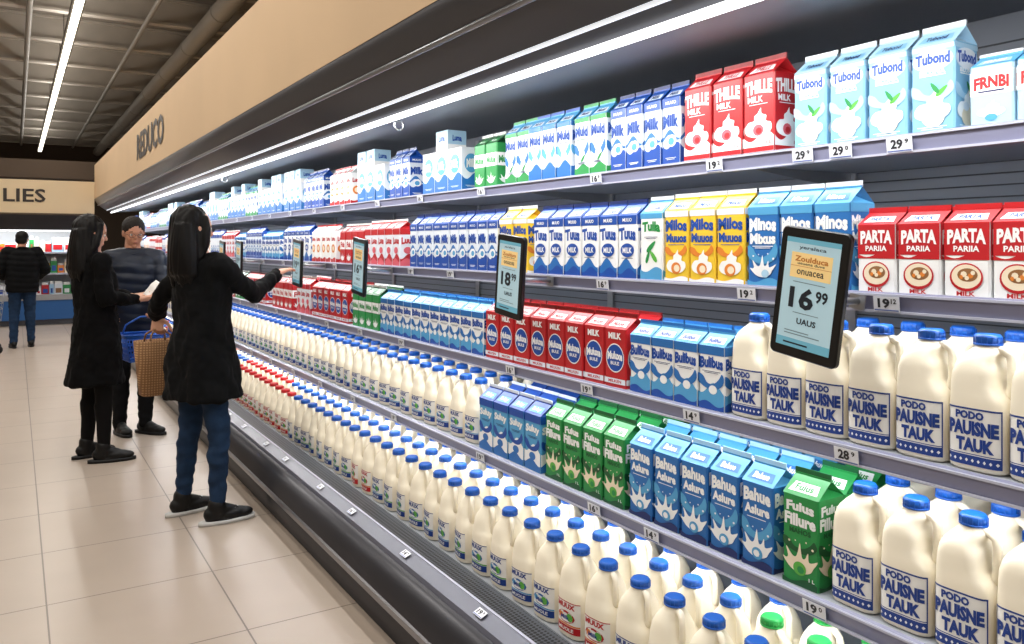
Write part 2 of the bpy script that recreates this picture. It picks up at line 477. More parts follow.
def dollop(ct, mat, k=1):
    prof = [(-.5,-.1),(-.42,-.34),(-.1,-.46),(.26,-.42),(.48,-.2),(.46,.06),(.28,.14),(.30,.34),(.12,.44),(.10,.66),(-.02,.46),(-.14,.36),(-.16,.18),(-.36,.14)]
    return ('poly', [(x*.8*k, ct+y*.3*k) for x, y in smooth_poly(prof)], mat)
def leafp(cs, ct, mat='leaf', k=1, a=.7):
    r = []
    for i in range(12):
        t = 2*math.pi*i/12; x = .16*k*math.cos(t); y = .045*k*math.sin(t)*(1-.3*math.cos(t))
        r.append((cs+x*math.cos(a)-y*1.2*math.sin(a), ct+.5*(x*math.sin(a)+y*math.cos(a))))
    return ('poly', r, mat)
def E_(cs, ct, r_, mat): return ('ell', cs, ct, r_, r_*.42, mat)
def T(s, cs, ct, w, mat, h=None): return ('text', s, cs, ct, w, mat, h)
def lines(t, mat, n=2, w=.34, s=0):
    return [('rect', s-w*(1-.25*i), t-i*.022, s+w*(1-.25*i), t-i*.022+.009, mat) for i in range(n)]
def drops(ct, mat):
    return [E_(-.30, ct+.14, .030, mat), E_(.18, ct+.17, .024, mat), E_(.36, ct+.11, .034, mat), E_(-.12, ct+.16, .02, mat)]
DES = {
 'lightblue': dict(s=(.098,.095,.248), base='softblue', roof='paleblue', fin='offwhite', lab='light blue gable-top milk carton with white splash and leaf',
    it=[('rect',-.5,.93,.5,.985,'paleblue'), ('ell',0,.82,.48,.13,'paleblue'), ('ell',0,.82,.46,.12,'offwhite'), T('Tubond',0,.835,.80,'blue',.13), T('BILUNA',0,.685,.6,'white',.05), ('rect',-.3,.64,.3,.652,'white'), swoosh(.42,'paleblue',1,.8), dollop(.28,'white',1.05), E_(.02,.17,.26,'cream'), E_(-.05,.28,.12,'offwhite'), leafp(.22,.46,'leaf',1.1), leafp(.06,.50,'green',1.0,2.2)]+lines(.06,'white')),
 'redsplash': dict(s=(.108,.10,.275), base='red', roof='red', fin='darkred', lab='red gable-top milk carton with white lettering and splash',
    it=[T('THILLE',0,.84,.88,'white',.17), T('MILK',-.1,.69,.5,'white',.08)]+lines(.62,'white',1,.3)+[wave(0,.22,.06,0,'white'), dollop(.36,'white',1.1), E_(0,.30,.17,'pink'), E_(.02,.29,.1,'red'), ('rect',-.5,.03,.5,.09,'red'), T('1 L',.34,.14,.16,'red',.04)]),
 'milkblue': dict(s=(.078,.085,.262), base='offwhite', roof='blue', fin='navy', lab='white and blue gable-top milk carton with wave',
    it=[wave(.0,.30,.06,0,'blue'), wave(.36,.46,.07,2,'midblue'), wave(.34,.39,.06,2.2,'offwhite'), ('rect',-.5,.86,.5,1,'blue'), T('Milk',0,.66,.84,'blue',.19), ('ell',.05,.36,.26,.09,'white'), ('ell',.02,.35,.17,.055,'sky'), T('MUUO',0,.93,.6,'white',.05)]+lines(.10,'white',2,.3)),
 'milkgreen': dict(s=(.088,.088,.262), base='offwhite', roof='sky', fin='green', lab='white gable-top carton with green band and blue drop',
    it=[wave(0,.16,.04,1,'green'), ('rect',-.5,.92,.5,1,'green'), swoosh(.40,'midblue',.95), ('ell',.02,.36,.2,.09,'white'), leafp(.1,.30,'green',1.2), T('Muld',0,.76,.84,'blue',.18)]+lines(.22,'navy',2,.3)+lines(.62,'green',1,.36)),
 'milksky': dict(s=(.088,.088,.262), base='offwhite', roof='sky', fin='blue', lab='white gable-top carton with sky blue wave',
    it=[wave(0,.26,.06,1,'midblue'), ('rect',-.5,.92,.5,1,'midblue'), swoosh(.44,'sky',.95), ('ell',.02,.40,.2,.08,'white'), T('Muld',0,.76,.84,'blue',.18)]+lines(.62,'navy',1,.36)),
 'pink': dict(s=(.096,.09,.197), base='white', roof='red', fin='red', lab='small white carton with red top and cereal bowl picture',
    it=[('rect',-.5,.56,.5,1,'red'), wave(.50,.57,.05,0,'red'), T('PARTA',0,.82,.84,'white',.19), T('PARIIA',0,.65,.56,'white',.08), ('ell',0,.27,.36,.19,'red'), ('ell',0,.28,.32,.16,'cream'), ('ell',.03,.30,.22,.09,'brown'), ('ell',-.05,.31,.07,.04,'cream'), ('ell',.10,.29,.06,.035,'orange'), ('ell',.02,.26,.05,.03,'cream'), ('ell',.15,.33,.05,.03,'cream'), ('ell',-.1,.27,.04,.03,'orange'), T('MILK',0,.05,.4,'red',.06)]),
 'minos': dict(s=(.100,.095,.265), base='midblue', roof='sky', fin='offwhite', lab='blue gable-top milk carton with large white lettering',
    it=[('rect',-.5,.90,.5,1,'sky'), T('Minos',0,.78,.88,'white',.17), T('Mixus',0,.60,.84,'white',.14)]+lines(.50,'white',2,.34)+[swoosh(.36,'sky',1), splash(.24,'white',1.0)]+drops(.24,'white')+[wave(0,.08,.03,0,'sky'), E_(.1,.16,.12,'paleblue')]),
 'milos': dict(s=(.100,.095,.265), base='yellow', roof='yellow', fin='offwhite', lab='yellow gable-top milk carton with blue lettering',
    it=[('rect',-.5,.92,.5,1,'offwhite'), T('Milos',0,.80,.88,'blue',.16), T('Muuos',0,.62,.84,'blue',.13)]+lines(.52,'blue',1,.34)+[swoosh(.40,'orange',.9,.7), dollop(.26,'white',1.0), E_(0,.19,.20,'orange'), E_(.03,.19,.12,'cream'), wave(0,.06,.02,0,'white')]),
 'whitegreen': dict(s=(.100,.095,.262), base='white', roof='sky', fin='offwhite', lab='white gable-top carton with green leaves',
    it=[('rect',-.5,.92,.5,1,'sky'), T('Tulla',0,.80,.80,'green',.15), leafp(0,.5,'green',1.6), leafp(.1,.36,'leaf',1.5,2.3), leafp(-.15,.34,'green',1.2,1.2), wave(0,.16,.04,0,'sky')]+lines(.64,'navy',2,.3)),
 'tuus': dict(s=(.094,.09,.258), base='white', roof='blue', fin='navy', lab='white gable-top milk carton with dark blue top and lettering',
    it=[('rect',-.5,.86,.5,1,'blue'), T('Tuus',0,.71,.88,'blue',.20), wave(0,.24,.08,2,'midblue'), wave(0,.12,.05,1,'blue'), ('ell',0,.45,.36,.11,'blue'), T('MILK',0,.45,.5,'white',.09), T('MUUO',0,.93,.5,'white',.06)]+lines(.32,'navy',1,.3)),
 'redcircle': dict(s=(.104,.10,.235), base='red', roof='red', fin='darkred', lab='red gable-top milk carton with round blue emblem',
    it=[('ell',0,.50,.42,.25,'white'), ('ell',0,.50,.39,.23,'blue'), T('Muluxe',0,.54,.70,'white',.14), T('BULE',0,.41,.4,'white',.06), ('rect',-.5,.06,.5,.15,'offwhite'), T('MILKEN',0,.105,.6,'red',.05), T('MILK',0,.88,.6,'white',.11)]),
 'bulibus': dict(s=(.094,.09,.222), base='white', roof='sky', fin='midblue', lab='white gable-top milk carton with blue top and swirl',
    it=[('rect',-.5,.86,.5,1,'midblue'), T('Bulibus',0,.74,.90,'blue',.18), wave(.0,.34,.09,1,'sky'), swoosh(.40,'midblue',1), ('ell',.06,.32,.16,.07,'white'), wave(0,.10,.04,3,'blue')]+lines(.60,'navy',2,.36)),
 'greenbig': dict(s=(.100,.10,.27), base='green', roof='green', fin='darkgreen', lab='green gable-top milk carton with cream splash',
    it=[T('Fuius',0,.88,.78,'white',.11), T('Fillure',0,.73,.88,'white',.14), T('MAHOS',0,.61,.60,'darkgreen',.06), swoosh(.42,'darkgreen',.95,.7), splash(.30,'cream',1.2)]+drops(.34,'cream')+[E_(0,.20,.18,'leaf'), E_(.03,.19,.1,'green'), wave(0,.07,.03,0,'darkgreen'), T('1 L',.34,.11,.16,'white',.04)]),
 'bluebig': dict(s=(.100,.10,.268), base='midblue', roof='sky', fin='paleblue', lab='blue gable-top milk carton with white splash',
    it=[T('Bahue',0,.86,.86,'white',.16), T('Aslure',0,.69,.80,'white',.12), swoosh(.42,'sky',1), splash(.28,'white',1.2)]+drops(.32,'white')+[E_(.02,.18,.17,'sky'), E_(.0,.18,.1,'white'), wave(0,.08,.03,0,'navy')]+lines(.59,'white',1,.3)),
 'bluewhite': dict(s=(.105,.10,.255), base='sky', roof='blue', fin='offwhite', lab='sky blue and white gable-top milk carton',
    it=[('rect',-.5,.86,.5,1,'blue'), T('Suluy',0,.73,.86,'white',.17), wave(0,.40,.08,1,'white'), wave(0,.16,.05,2,'midblue'), swoosh(.42,'blue',.9), ('ell',0,.26,.20,.07,'midblue')]+lines(.60,'navy',2,.3)),
 'smallblue': dict(s=(.088,.085,.16), base='paleblue', roof='sky', fin='offwhite', lab='small pale blue cream carton with red lettering',
    it=[('rect',-.5,.52,.5,.9,'white'), T('FRNBI',0,.72,.80,'red',.2), ('rect',-.3,.56,.3,.585,'navy'), dollop(.26,'white',.8), E_(0,.14,.14,'sky')]),
 'redgreen': dict(s=(.094,.09,.235), base='red', roof='darkred', fin='white', lab='red gable-top milk carton with white band',
    it=[('rect',-.5,.45,.5,.75,'white'), T('Fuis',0,.6,.7,'red',.18), splash(.2,'white',.9)]),
 'whitered': dict(s=(.092,.09,.245), base='offwhite', roof='red', fin='white', lab='white gable-top milk carton with red top and wave',
    it=[('rect',-.5,.84,.5,1,'red'), T('Luus',0,.68,.8,'red',.18), wave(0,.26,.07,1,'red'), wave(0,.16,.05,2,'pink'), ('ell',0,.42,.26,.09,'pink')]),
 'greensmall': dict(s=(.094,.09,.235), base='green', roof='darkgreen', fin='white', lab='green gable-top milk carton with white band',
    it=[('rect',-.5,.48,.5,.78,'white'), T('Mulue',0,.63,.8,'green',.17), splash(.2,'white',.9)]),
 'boxpack': dict(s=(.13,.10,.20), base='offwhite', roof=None, fin=None, lab='white and blue shrink-wrapped box pack of milk',
    it=[wave(0,.35,.08,0,'midblue'), ('ell',0,.64,.36,.22,'sky'), T('Milk',0,.64,.5,'white',.2)]+lines(.12,'white',2,.3)),
 'boxflat': dict(s=(.12,.10,.095), base='paleblue', roof=None, fin=None, lab='low pale blue box of milk stacked on another pack',
    it=[('rect',-.5,.0,.5,.3,'white'), T('Luma',0,.62,.5,'blue',.3)]),
 'tallwhite': dict(s=(.086,.085,.24), base='white', roof='white', fin='red', lab='plain white gable-top carton with red and orange print',
    it=[T('Luma',0,.78,.7,'red',.14), ('ell',0,.46,.34,.14,'orange'), ('ell',0,.46,.2,.08,'cream'), wave(0,.14,.03,0,'red')]),
}
def carton(key, text=True, seg=24):
    D = DES[key]; w, d, h = D['s']; mb = MB()
    if D['roof']:
        roof = .15*h; fin = .055*h; hb = h-roof-fin
        x0, x1, y0, y1 = -d/2, d/2, -w/2, w/2; zr = hb+roof
        e = .004
        vs = []
        for z in (0, hb):
            vs += [(x0, y0+e, z), (x0+e, y0, z), (x1-e, y0, z), (x1, y0+e, z), (x1, y1-e, z), (x1-e, y1, z), (x0+e, y1, z), (x0, y1-e, z)]
        fs = [(i, (i+1) % 8, 8+(i+1) % 8, 8+i) for i in range(8)]+[tuple(range(8))[::-1], tuple(range(8,16))]
        mb.add(vs, fs, D['base'])
        vs = [(x0,y0,hb),(x1,y0,hb),(x1,y1,hb),(x0,y1,hb),(0,y0,zr),(0,y1,zr),(0,y0+w*.28,hb+roof*.55),(0,y1-w*.28,hb+roof*.55)]
        mb.add(vs, [(3,0,4,5),(1,2,5,4),(0,1,6),(2,3,7),(0,6,4),(6,1,4),(7,3,5),(2,7,5)], D['roof'])
        mb.box(-.0022, .0022, y0, y1, zr-.001, h, D['fin'])
        mb.box(-.0030, .0030, y0, y1, zr-.001, zr+.003, D['roof'])
        sl = lambda s, t: (x0+(-x0)*t-.0008, -s*w, hb+roof*t+.0006)
        bm_ = 'white' if D['roof'] not in ('white',) else 'red'
        bs = D['base'] if D['base'] != D['roof'] else bm_
        mb.add([sl(-.40,.18), sl(.40,.18), sl(.34,.62), sl(-.34,.62)], [(0,1,2,3)], bs)
        if text:
            tx = [i for i in D['it'] if i[0] == 'text'][0]
            sl2 = lambda s, t: (x0+(-x0)*t-.0014, -s*w, hb+roof*t+.0012)
            ink = {'white': 'blue', 'offwhite': 'navy', 'midblue': 'white', 'sky': 'white', 'softblue': 'navy'}.get(bs, 'white')
            if bs == 'white' and D['base'] in ('red', 'green'): ink = D['base']
            mb.text(tx[1], sl2, 0, .40, .5, .30, ink, .03)
    else:
        hb = h; mb.box(-d/2, d/2, -w/2, w/2, 0, h, D['base'])
    for face in (0, 1):
        off = [.0006]; nt_ = 0
        for it in D['it']:
            o = off[0]; off[0] += .0002
            if face == 0: fn = lambda s, t, o=o: (-d/2-o, -s*w, t*hb)
            else: fn = lambda s, t, o=o: (s*d, -w/2-o, t*hb)
            if it[0] == 'rect':
                _, a, b_, c, e_, m_ = it
                mb.add([fn(max(a,-.49),b_), fn(min(c,.49),b_), fn(min(c,.49),e_), fn(max(a,-.49),e_)], [(0,1,2,3)], m_)
            elif it[0] == 'ell':
                _, cs, ct, rs, rt, m_ = it
                sg = seg if rs > .1 else 8
                mb.add([fn(cs+rs*math.cos(2*math.pi*i/sg), ct+rt*math.sin(2*math.pi*i/sg)) for i in range(sg)], [tuple(range(sg))], m_)
            elif it[0] == 'poly':
                pts = [(max(-.49, min(.49, s)), max(.005, min(.995, t))) for s, t in it[1]]
                mb.add([fn(s, t) for s, t in pts], [tuple(range(len(pts)))], it[2])
            elif it[0] == 'text' and text:
                big = it[6] and it[6] >= .11
                mb.text(it[1], fn, it[2], it[3], it[4], it[6], it[5], .05 if big else .03, .24 if big and nt_ == 0 else 0); nt_ += 1
    return mb
CART = {k: carton(k) for k in DES}
CARTM = {k: CART[k].mesh('milk_carton') for k in DES}
CARTL = {k: carton(k, False, 8) for k in DES}

# ------------------------------------------------------------ jugs and bottles
def jug_body(h, r_, n, R, e_lo, kmax, dx, dy, P, radii):
    rings = []
    for z, a, e in R:
        k = 0
        if z > .50: k = kmax*min(1, (z-.50)/.12)
        if z > .80: k = kmax*max(0, 1-(z-.80)/.075)
        rings.append((z*h, a*r_-k*.5*abs(dx), a*r_-k*.5*abs(dy), e, -dx*k*.5, -dy*k*.5))
    mb = MB(); mb.loft(rings, 'milk', n)
    if P: mb.sweep([(dx*a, dy*a, z*h) for a, z in P], radii, 'milk', n=10)
    return mb
JR_ = [(0,.88,4),(.012,.97,4.2),(.03,1,5),(.30,1,5),(.50,1,5),(.56,1,4.6),(.62,1,4.4),(.70,.985,4),(.76,.93,3.6),(.80,.84,3.2),(.84,.70,2.7),(.875,.53,2.3),(.90,.43,2),(.945,.41,2)]
JH, JR = .275, .057
def jug(n=32):
    return jug_body(JH, JR, n, JR_, 5, .026, -.12, -.99,
        [(.012,.885),(.036,.880),(.047,.850),(.0495,.80),(.0495,.72),(.0495,.64),(.047,.57),(.038,.53)], [.008,.0095,.0092,.0085,.0082,.0085,.0098,.012])
def supx(y, r_, e): return -r_*max(0, 1-abs(y/r_)**e)**(1/e)
def jug_label(h, r_, cols):
    mb = MB(); e = 5
    fn = lambda x, z, o=.0022: (supx(x, r_, e)-o, -x, z)
    N = 16; W = r_*1.84
    xs = [-W/2+W*i/N for i in range(N+1)]
    def band(z0, z1, mat, o):
        vs = [fn(x, z0, o) for x in xs]+[fn(x, z1, o) for x in xs]
        mb.add(vs, [(i, i+1, N+2+i, N+1+i) for i in range(N)], mat, True)
    band(.045*h, .465*h, 'label_white', .0010)
    band(.452*h, .465*h, 'jug_ink', .0016); band(.045*h, .118*h, 'jug_ink', .0016); band(.125*h, .131*h, 'jug_ink', .0016)
    for sx in (-1, 1):
        xx = [sx*W*.5, sx*W*.485]
        mb.add([fn(xx[0], .045*h, .0017), fn(xx[1], .045*h, .0017), fn(xx[1], .465*h, .0017), fn(xx[0], .465*h, .0017)], [(0,1,2,3)], 'jug_ink')
    for i in range(9):
        x = -W/2+W*(i+.5)/9; a = W/9*.26; zc = .082*h; q = .014*h
        mb.add([fn(x-a, zc, .0021), fn(x, zc-q, .0021), fn(x+a, zc, .0021), fn(x, zc+q, .0021)], [(0,1,2,3)], 'white')
    mb.text('PODO', fn, -.006, .412*h, r_*.98, .060*h, 'jug_ink', .055)
    mb.text('PAUISNE', fn, 0, .318*h, r_*1.70, .108*h, 'jug_ink', .06)
    mb.text('TAUK', fn, .004, .197*h, r_*1.30, .100*h, 'jug_ink', .06)
    return mb.mesh('label')
def cap(r_, h, mat, z):
    mb = MB(); n = 24
    mb.loft([(z,r_,r_),(z+h*.75,r_,r_),(z+h,r_*.86,r_*.86)], mat, n)
    mb.loft([(z-.003,r_*1.06,r_*1.06),(z+.001,r_*1.06,r_*1.06)], mat, n)
    for i in range(16):
        t = 2*math.pi*i/16; mb.box(r_*math.cos(t)-.0009, r_*math.cos(t)+.0009, r_*math.sin(t)-.0009, r_*math.sin(t)+.0009, z+.001, z+h*.72, mat)
    return mb.mesh('cap')
jugM = jug().mesh('milk_jug'); jugL = jug_label(JH, JR, None)
jugC = {c: cap(.0255, .019, c, JH*.925) for c in ('cap_blue', 'cap_green')}

BH, BR = .262, .059
def bottle(n=22):
    R = [(0,.86,3),(.012,.97,3),(.03,1,3.2),(.50,1,3.2),(.56,1,3.2),(.64,.99,3),(.71,.95,2.8),(.77,.85,2.5),(.82,.70,2.3),(.86,.53,2.1),(.89,.44,2),(.94,.42,2)]
    full = n > 12
    return jug_body(BH, BR, n, R, 3, .022 if full else .008, -.35, -.93,
        [(.010,.885),(.036,.878),(.0485,.84),(.051,.77),(.051,.68),(.049,.60),(.040,.55)] if full else None, [.006,.0092,.009,.0084,.0084,.0095,.011])
def bottle_label(kind):
    h, r_ = BH, BR; mb = MB(); e = 3.2
    fn = lambda x, z, o=.0016: (supx(x, r_, e)-o, -x, z)
    N = 12; W = r_*1.7; xs = [-W/2+W*i/N for i in range(N+1)]
    def band(z0, z1, mat, o):
        vs = [fn(x, z0, o) for x in xs]+[fn(x, z1, o) for x in xs]
        mb.add(vs, [(i, i+1, N+2+i, N+1+i) for i in range(N)], mat, True)
    a, b_ = {'b': ('jug_ink', 'sky'), 'r': ('red', 'orange'), 'g': ('jug_ink', 'leaf')}[kind]
    band(.07*h, .42*h, 'label_white', .0008)
    band(.07*h, .15*h, a, .0014); band(.155*h, .17*h, b_, .0014); band(.41*h, .42*h, a, .0014)
    mb.text('MUUX', fn, 0, .37*h, r_*1.25, .06*h, a, .05)
    lf = lambda cx, cz, rx, rz, mt, o: mb.add([fn((cx+rx*math.cos(t*.524))*r_, (cz*h+rz*r_*math.sin(t*.524)), o) for t in range(12)], [tuple(range(12))], mt)
    lf(0, .245, .62, .30, a if kind == 'r' else 'midblue', .0016); lf(-.05, .24, .5, .22, 'white', .0021)
    lf(.30, .25, .22, .2, 'leaf', .0026); lf(-.34, .25, .16, .14, 'sky' if kind != 'r' else 'orange', .0026)
    mb.text('Milk', lambda x, z: fn(x, z, .0031), -.002, .24*h, r_*.62, .045*h, 'jug_ink', .03)
    mb.text('MUOLE', lambda x, z: fn(x, z, .0024), 0, .11*h, r_*1.1, .04*h, 'white', .03)
    return mb.mesh('label')
botM = bottle().mesh('milk_bottle')
botLow = bottle(10)
botLab = {k: bottle_label(k) for k in 'brg'}
CR = .0265
botC = {c: cap(CR, .018, c, BH*.925) for c in ('cap_blue', 'cap_red', 'cap_green')}

cartons = []; jugs = []; bottles = []
ROWGAP = .006
BP = .132; BD = .124
def place(key, sx, sz, y, rows, dz=0):
    w, d, h = DES[key]['s']
    for r_ in range(rows):
        cartons.append((key, sx+.012+d/2+r_*(d+ROWGAP)+random.uniform(0, .004), y, sz+.0205+dz, random.uniform(-.02, .02), r_))
def seg(si, segs, rows, groupdef=None):
    sx, sz = SH[si]
    for key, ya, yb, pitch in segs:
        y = ya+pitch/2
        while y+pitch/2 <= yb+.012:
            if key == 'jug':
                for r_ in range(rows): jugs.append((sx+.014+JR+r_*.124, y, sz+.0205, random.uniform(-.03, .03), r_, si))
            elif key == 'bottle':
                for r_ in range(rows): bottles.append((sx+.014+BR+r_*BD, y+random.uniform(-.002, .002), sz+.0205, random.uniform(-.12, .12), r_, 'cap_blue', 'b', si))
            else:
                place(key, sx, sz, y, rows if not (si < 2) else 1 if DES[key]['s'][2] > .2 else 2)
                if key == 'boxpack' and random.random() < .6: place('boxflat', sx, sz, y, 1, .2005)
            y += pitch
def fill(si, y, keys, yend, rows):
    last = None
    while y < yend:
        k = random.choice([q for q in keys if q != last]); last = k
        n = random.randint(3, 6); p = DES[k]['s'][0]+.008
        seg(si, [(k, y, y+n*p, p)], rows); y += n*p+random.choice((.01, .01, .04))
seg(0, [('smallblue', .56, .95, .095), ('lightblue', .965, 1.40, .108), ('redsplash', 1.448, 1.80, .117), ('milkblue', 1.81, 2.16, .086), ('milkgreen', 2.17, 2.38, .096), ('milksky', 2.38, 2.66, .096), ('milkgreen', 2.66, 2.88, .096),
        ('greensmall', 2.91, 3.12, .10), ('boxpack', 3.22, 3.75, .14), ('milkblue', 3.8, 4.1, .086), ('boxpack', 4.12, 4.6, .14), ('tallwhite', 4.65, 5.1, .095), ('milkblue', 5.15, 5.6, .086), ('boxpack', 5.65, 6.1, .14)], 1)
fill(0, 6.15, ['milkblue', 'boxpack', 'milkgreen', 'tallwhite', 'tuus', 'bulibus', 'boxpack'], 15.6, 1)
seg(1, [('pink', .56, 1.17, .102), ('minos', 1.185, 1.50, .107), ('milos', 1.51, 1.83, .107), ('whitegreen', 1.835, 1.94, .105), ('tuus', 1.95, 2.57, .101), ('milos', 2.60, 2.81, .105),
        ('milkblue', 2.82, 3.75, .086), ('whitered', 3.8, 4.3, .10), ('redgreen', 4.3, 4.75, .10), ('tallwhite', 4.77, 5.3, .095), ('tuus', 5.3, 5.9, .101)], 1)
fill(1, 6.0, ['redgreen', 'tuus', 'tallwhite', 'bulibus', 'whitered', 'greensmall', 'milkblue'], 15.6, 1)
seg(2, [('jug', .58, 1.53, .1185), ('bulibus', 1.535, 1.94, .100), ('redcircle', 1.95, 2.84, .111), ('bulibus', 2.85, 3.95, .100), ('greensmall', 3.96, 4.4, .10), ('redcircle', 4.42, 5.1, .110), ('whitered', 5.12, 5.5, .10), ('redgreen', 5.52, 6.1, .10)], 2)
fill(2, 6.2, ['redcircle', 'redgreen', 'greensmall', 'whitered', 'bulibus', 'tallwhite'], 15.6, 1)
seg(3, [('jug', .58, 1.19, .1215), ('greenbig', 1.205, 1.33, .115), ('bluebig', 1.335, 1.90, .111), ('greenbig', 1.905, 2.36, .111), ('bluewhite', 2.365, 2.83, .113), ('bottle', 2.84, 15.6, BP)], 3)
# deck
for r_ in range(3):
    y = 1.0
    while y < 15.6:
        capc = 'cap_red' if (4.9 < y < 7.4 and r_ == 0) or (5.2 < y < 6.4 and r_ == 1) or (7.2 < y and random.random() < .2) else 'cap_blue'
        if r_ >= 1 and y < 1.35: capc = 'cap_green'
        bottles.append((1.453+r_*BD, y+random.uniform(-.003, .003)+(.06 if r_ % 2 else 0), .3105, random.uniform(-.18, .18), r_, capc, 'r' if y > 4.9 or int(y*4) % 7 == 0 else ('g' if int(y*3) % 2 else 'b'), 4))
        y += BP+.003
def dist(x, y, z): return math.sqrt(x*x+y*y+(z-1.48)**2)
SN = ['top shelf', 'second shelf', 'third shelf', 'lower shelf', 'bottom deck']
cartons.sort(key=lambda c: dist(c[1], c[2], c[3])+c[5]*1.2)
def shelf_of(z):
    for i, (x, zz) in enumerate(SH):
        if z > zz: return i
    return 4
for c in cartons[:300]:
    key, x, y, z, rot, r_ = c
    o = obj('milk_carton', CARTM[key], (x, y, z), label=DES[key]['lab'], cat='milk carton', group='milk cartons on the '+SN[shelf_of(z)], rot=(0, 0, rot))
st = MB()
for key, x, y, z, rot, r_ in cartons[300:]:
    T_ = CARTL[key]; o = len(st.v); cs, sn = math.cos(rot), math.sin(rot)
    st.v += [(vx*cs-vy*sn+x, vx*sn+vy*cs+y, vz+z) for vx, vy, vz in T_.v]
    st.f += [tuple(i+o for i in f) for f in T_.f]; st.m += T_.m; st.s += T_.s
obj('milk_cartons', st.mesh('milk_cartons'), kind='stuff', label='rows of assorted milk cartons further along the shelves', cat='milk cartons')
for x, y, z, rot, r_, si in jugs:
    o = obj('milk_jug', jugM, (x, y, z), label='white plastic milk jug with handle, blue cap and printed label', cat='milk jug', group='milk jugs on the '+SN[si], rot=(0, 0, rot))
    obj('cap', jugC['cap_blue'], parent=o, label='blue screw cap')
    if r_ < 2: obj('label', jugL, parent=o, label='white label with dark blue lettering')
bottles.sort(key=lambda c: dist(c[0], c[1], c[2])+c[4]*.6)
for x, y, z, rot, r_, cc, lk, si in bottles[:300]:
    o = obj('milk_bottle', botM, (x, y, z), label='white plastic milk bottle with %s cap' % cc[4:], cat='milk bottle', group='milk bottles on the '+SN[si], rot=(0, 0, rot))
    obj('cap', botC[cc], parent=o, label=cc[4:]+' screw cap')
    if r_ == 0: obj('label', botLab[lk], parent=o, label='colourful printed label')
st = MB()
for x, y, z, rot, r_, cc, lk, si in bottles[300:]:
    T_ = botLow; o = len(st.v)
    st.v += [(vx+x, vy+y, vz+z) for vx, vy, vz in T_.v]
    st.f += [tuple(i+o for i in f) for f in T_.f]; st.m += T_.m; st.s += T_.s
    st.loft([(z+BH*.92, CR, CR, 2, x, y), (z+BH*.985, CR, CR, 2, x, y)], cc, 8)
    if r_ == 0:
        st.add([(x-BR-.001, y+.03, z+.05), (x-BR-.001, y-.03, z+.05), (x-BR-.001, y-.03, z+.11), (x-BR-.001, y+.03, z+.11)], [(0,1,2,3)], 'jug_ink' if lk != 'r' else 'red')
obj('milk_bottles', st.mesh('milk_bottles'), kind='stuff', label='rows of white milk bottles further along the case', cat='milk bottles')

# ------------------------------------------------------------ price tags
def tag(big, small, w=.062, h=.034):
    mb = MB()
    mb.box(-.0012, 0, -w/2, w/2, -h/2, h/2, 'tag_white')
    fn = lambda x, z: (-.0018, -x, z)
    mb.add([fn(-w/2+.002, -h/2+.002), fn(w/2-.002, -h/2+.002), fn(w/2-.002, -h/2+.005), fn(-w/2+.002, -h/2+.005)], [(0,1,2,3)], 'tag_blue')
    mb.text(big, fn, -.006, .002, .029, .022, 'tag_ink', .04); mb.text(small, fn, .018, .007, .009 if len(small) == 1 else .013, .011, 'tag_ink', .03)
    return mb.mesh('price_tag')
TG = {}
def put_tag(big, small, loc, rot=(0,0,0), g='price tags on the shelf rails', sc=1):
    k = (big, small)
    if k not in TG: TG[k] = tag(big, small)
    o = obj('price_tag', TG[k], loc, rot=rot, label='small white price tag reading %s' % big, cat='price tag', group=g)
    o.scale = (1, sc, sc)
TAGS = [[(1.338,'29','9'),(1.228,'29','0'),(1.076,'29','9'),(1.64,'19','2'),(2.19,'16','9'),(2.99,'16','9')],
        [(1.075,'19','12'),(1.477,'19','2'),(2.09,'16','9'),(3.18,'19','9')],
        [(1.141,'28','9'),(1.63,'14','9'),(2.11,'19','9'),(2.59,'16','9')],
        [(1.196,'19','0'),(1.75,'14','9'),(2.02,'16','9'),(2.75,'19','9')]]
for i, (x, z) in enumerate(SH):
    L = list(TAGS[i]); y = 3.6
    while y < 9: L.append((y, random.choice(('16', '19', '14')), '9')); y += .55
    for y, a, b_ in L: put_tag(a, b_, (x-.0185, y, z-.002), (0, math.radians(-6), 0))
y = 1.75
while y < 9:
    put_tag(random.choice(('16', '19', '14', '12')), '9', (1.259, y, .3075), (0, math.radians(67), 0), 'price tags on the lower price strip', .85); y += random.uniform(.38, .6)

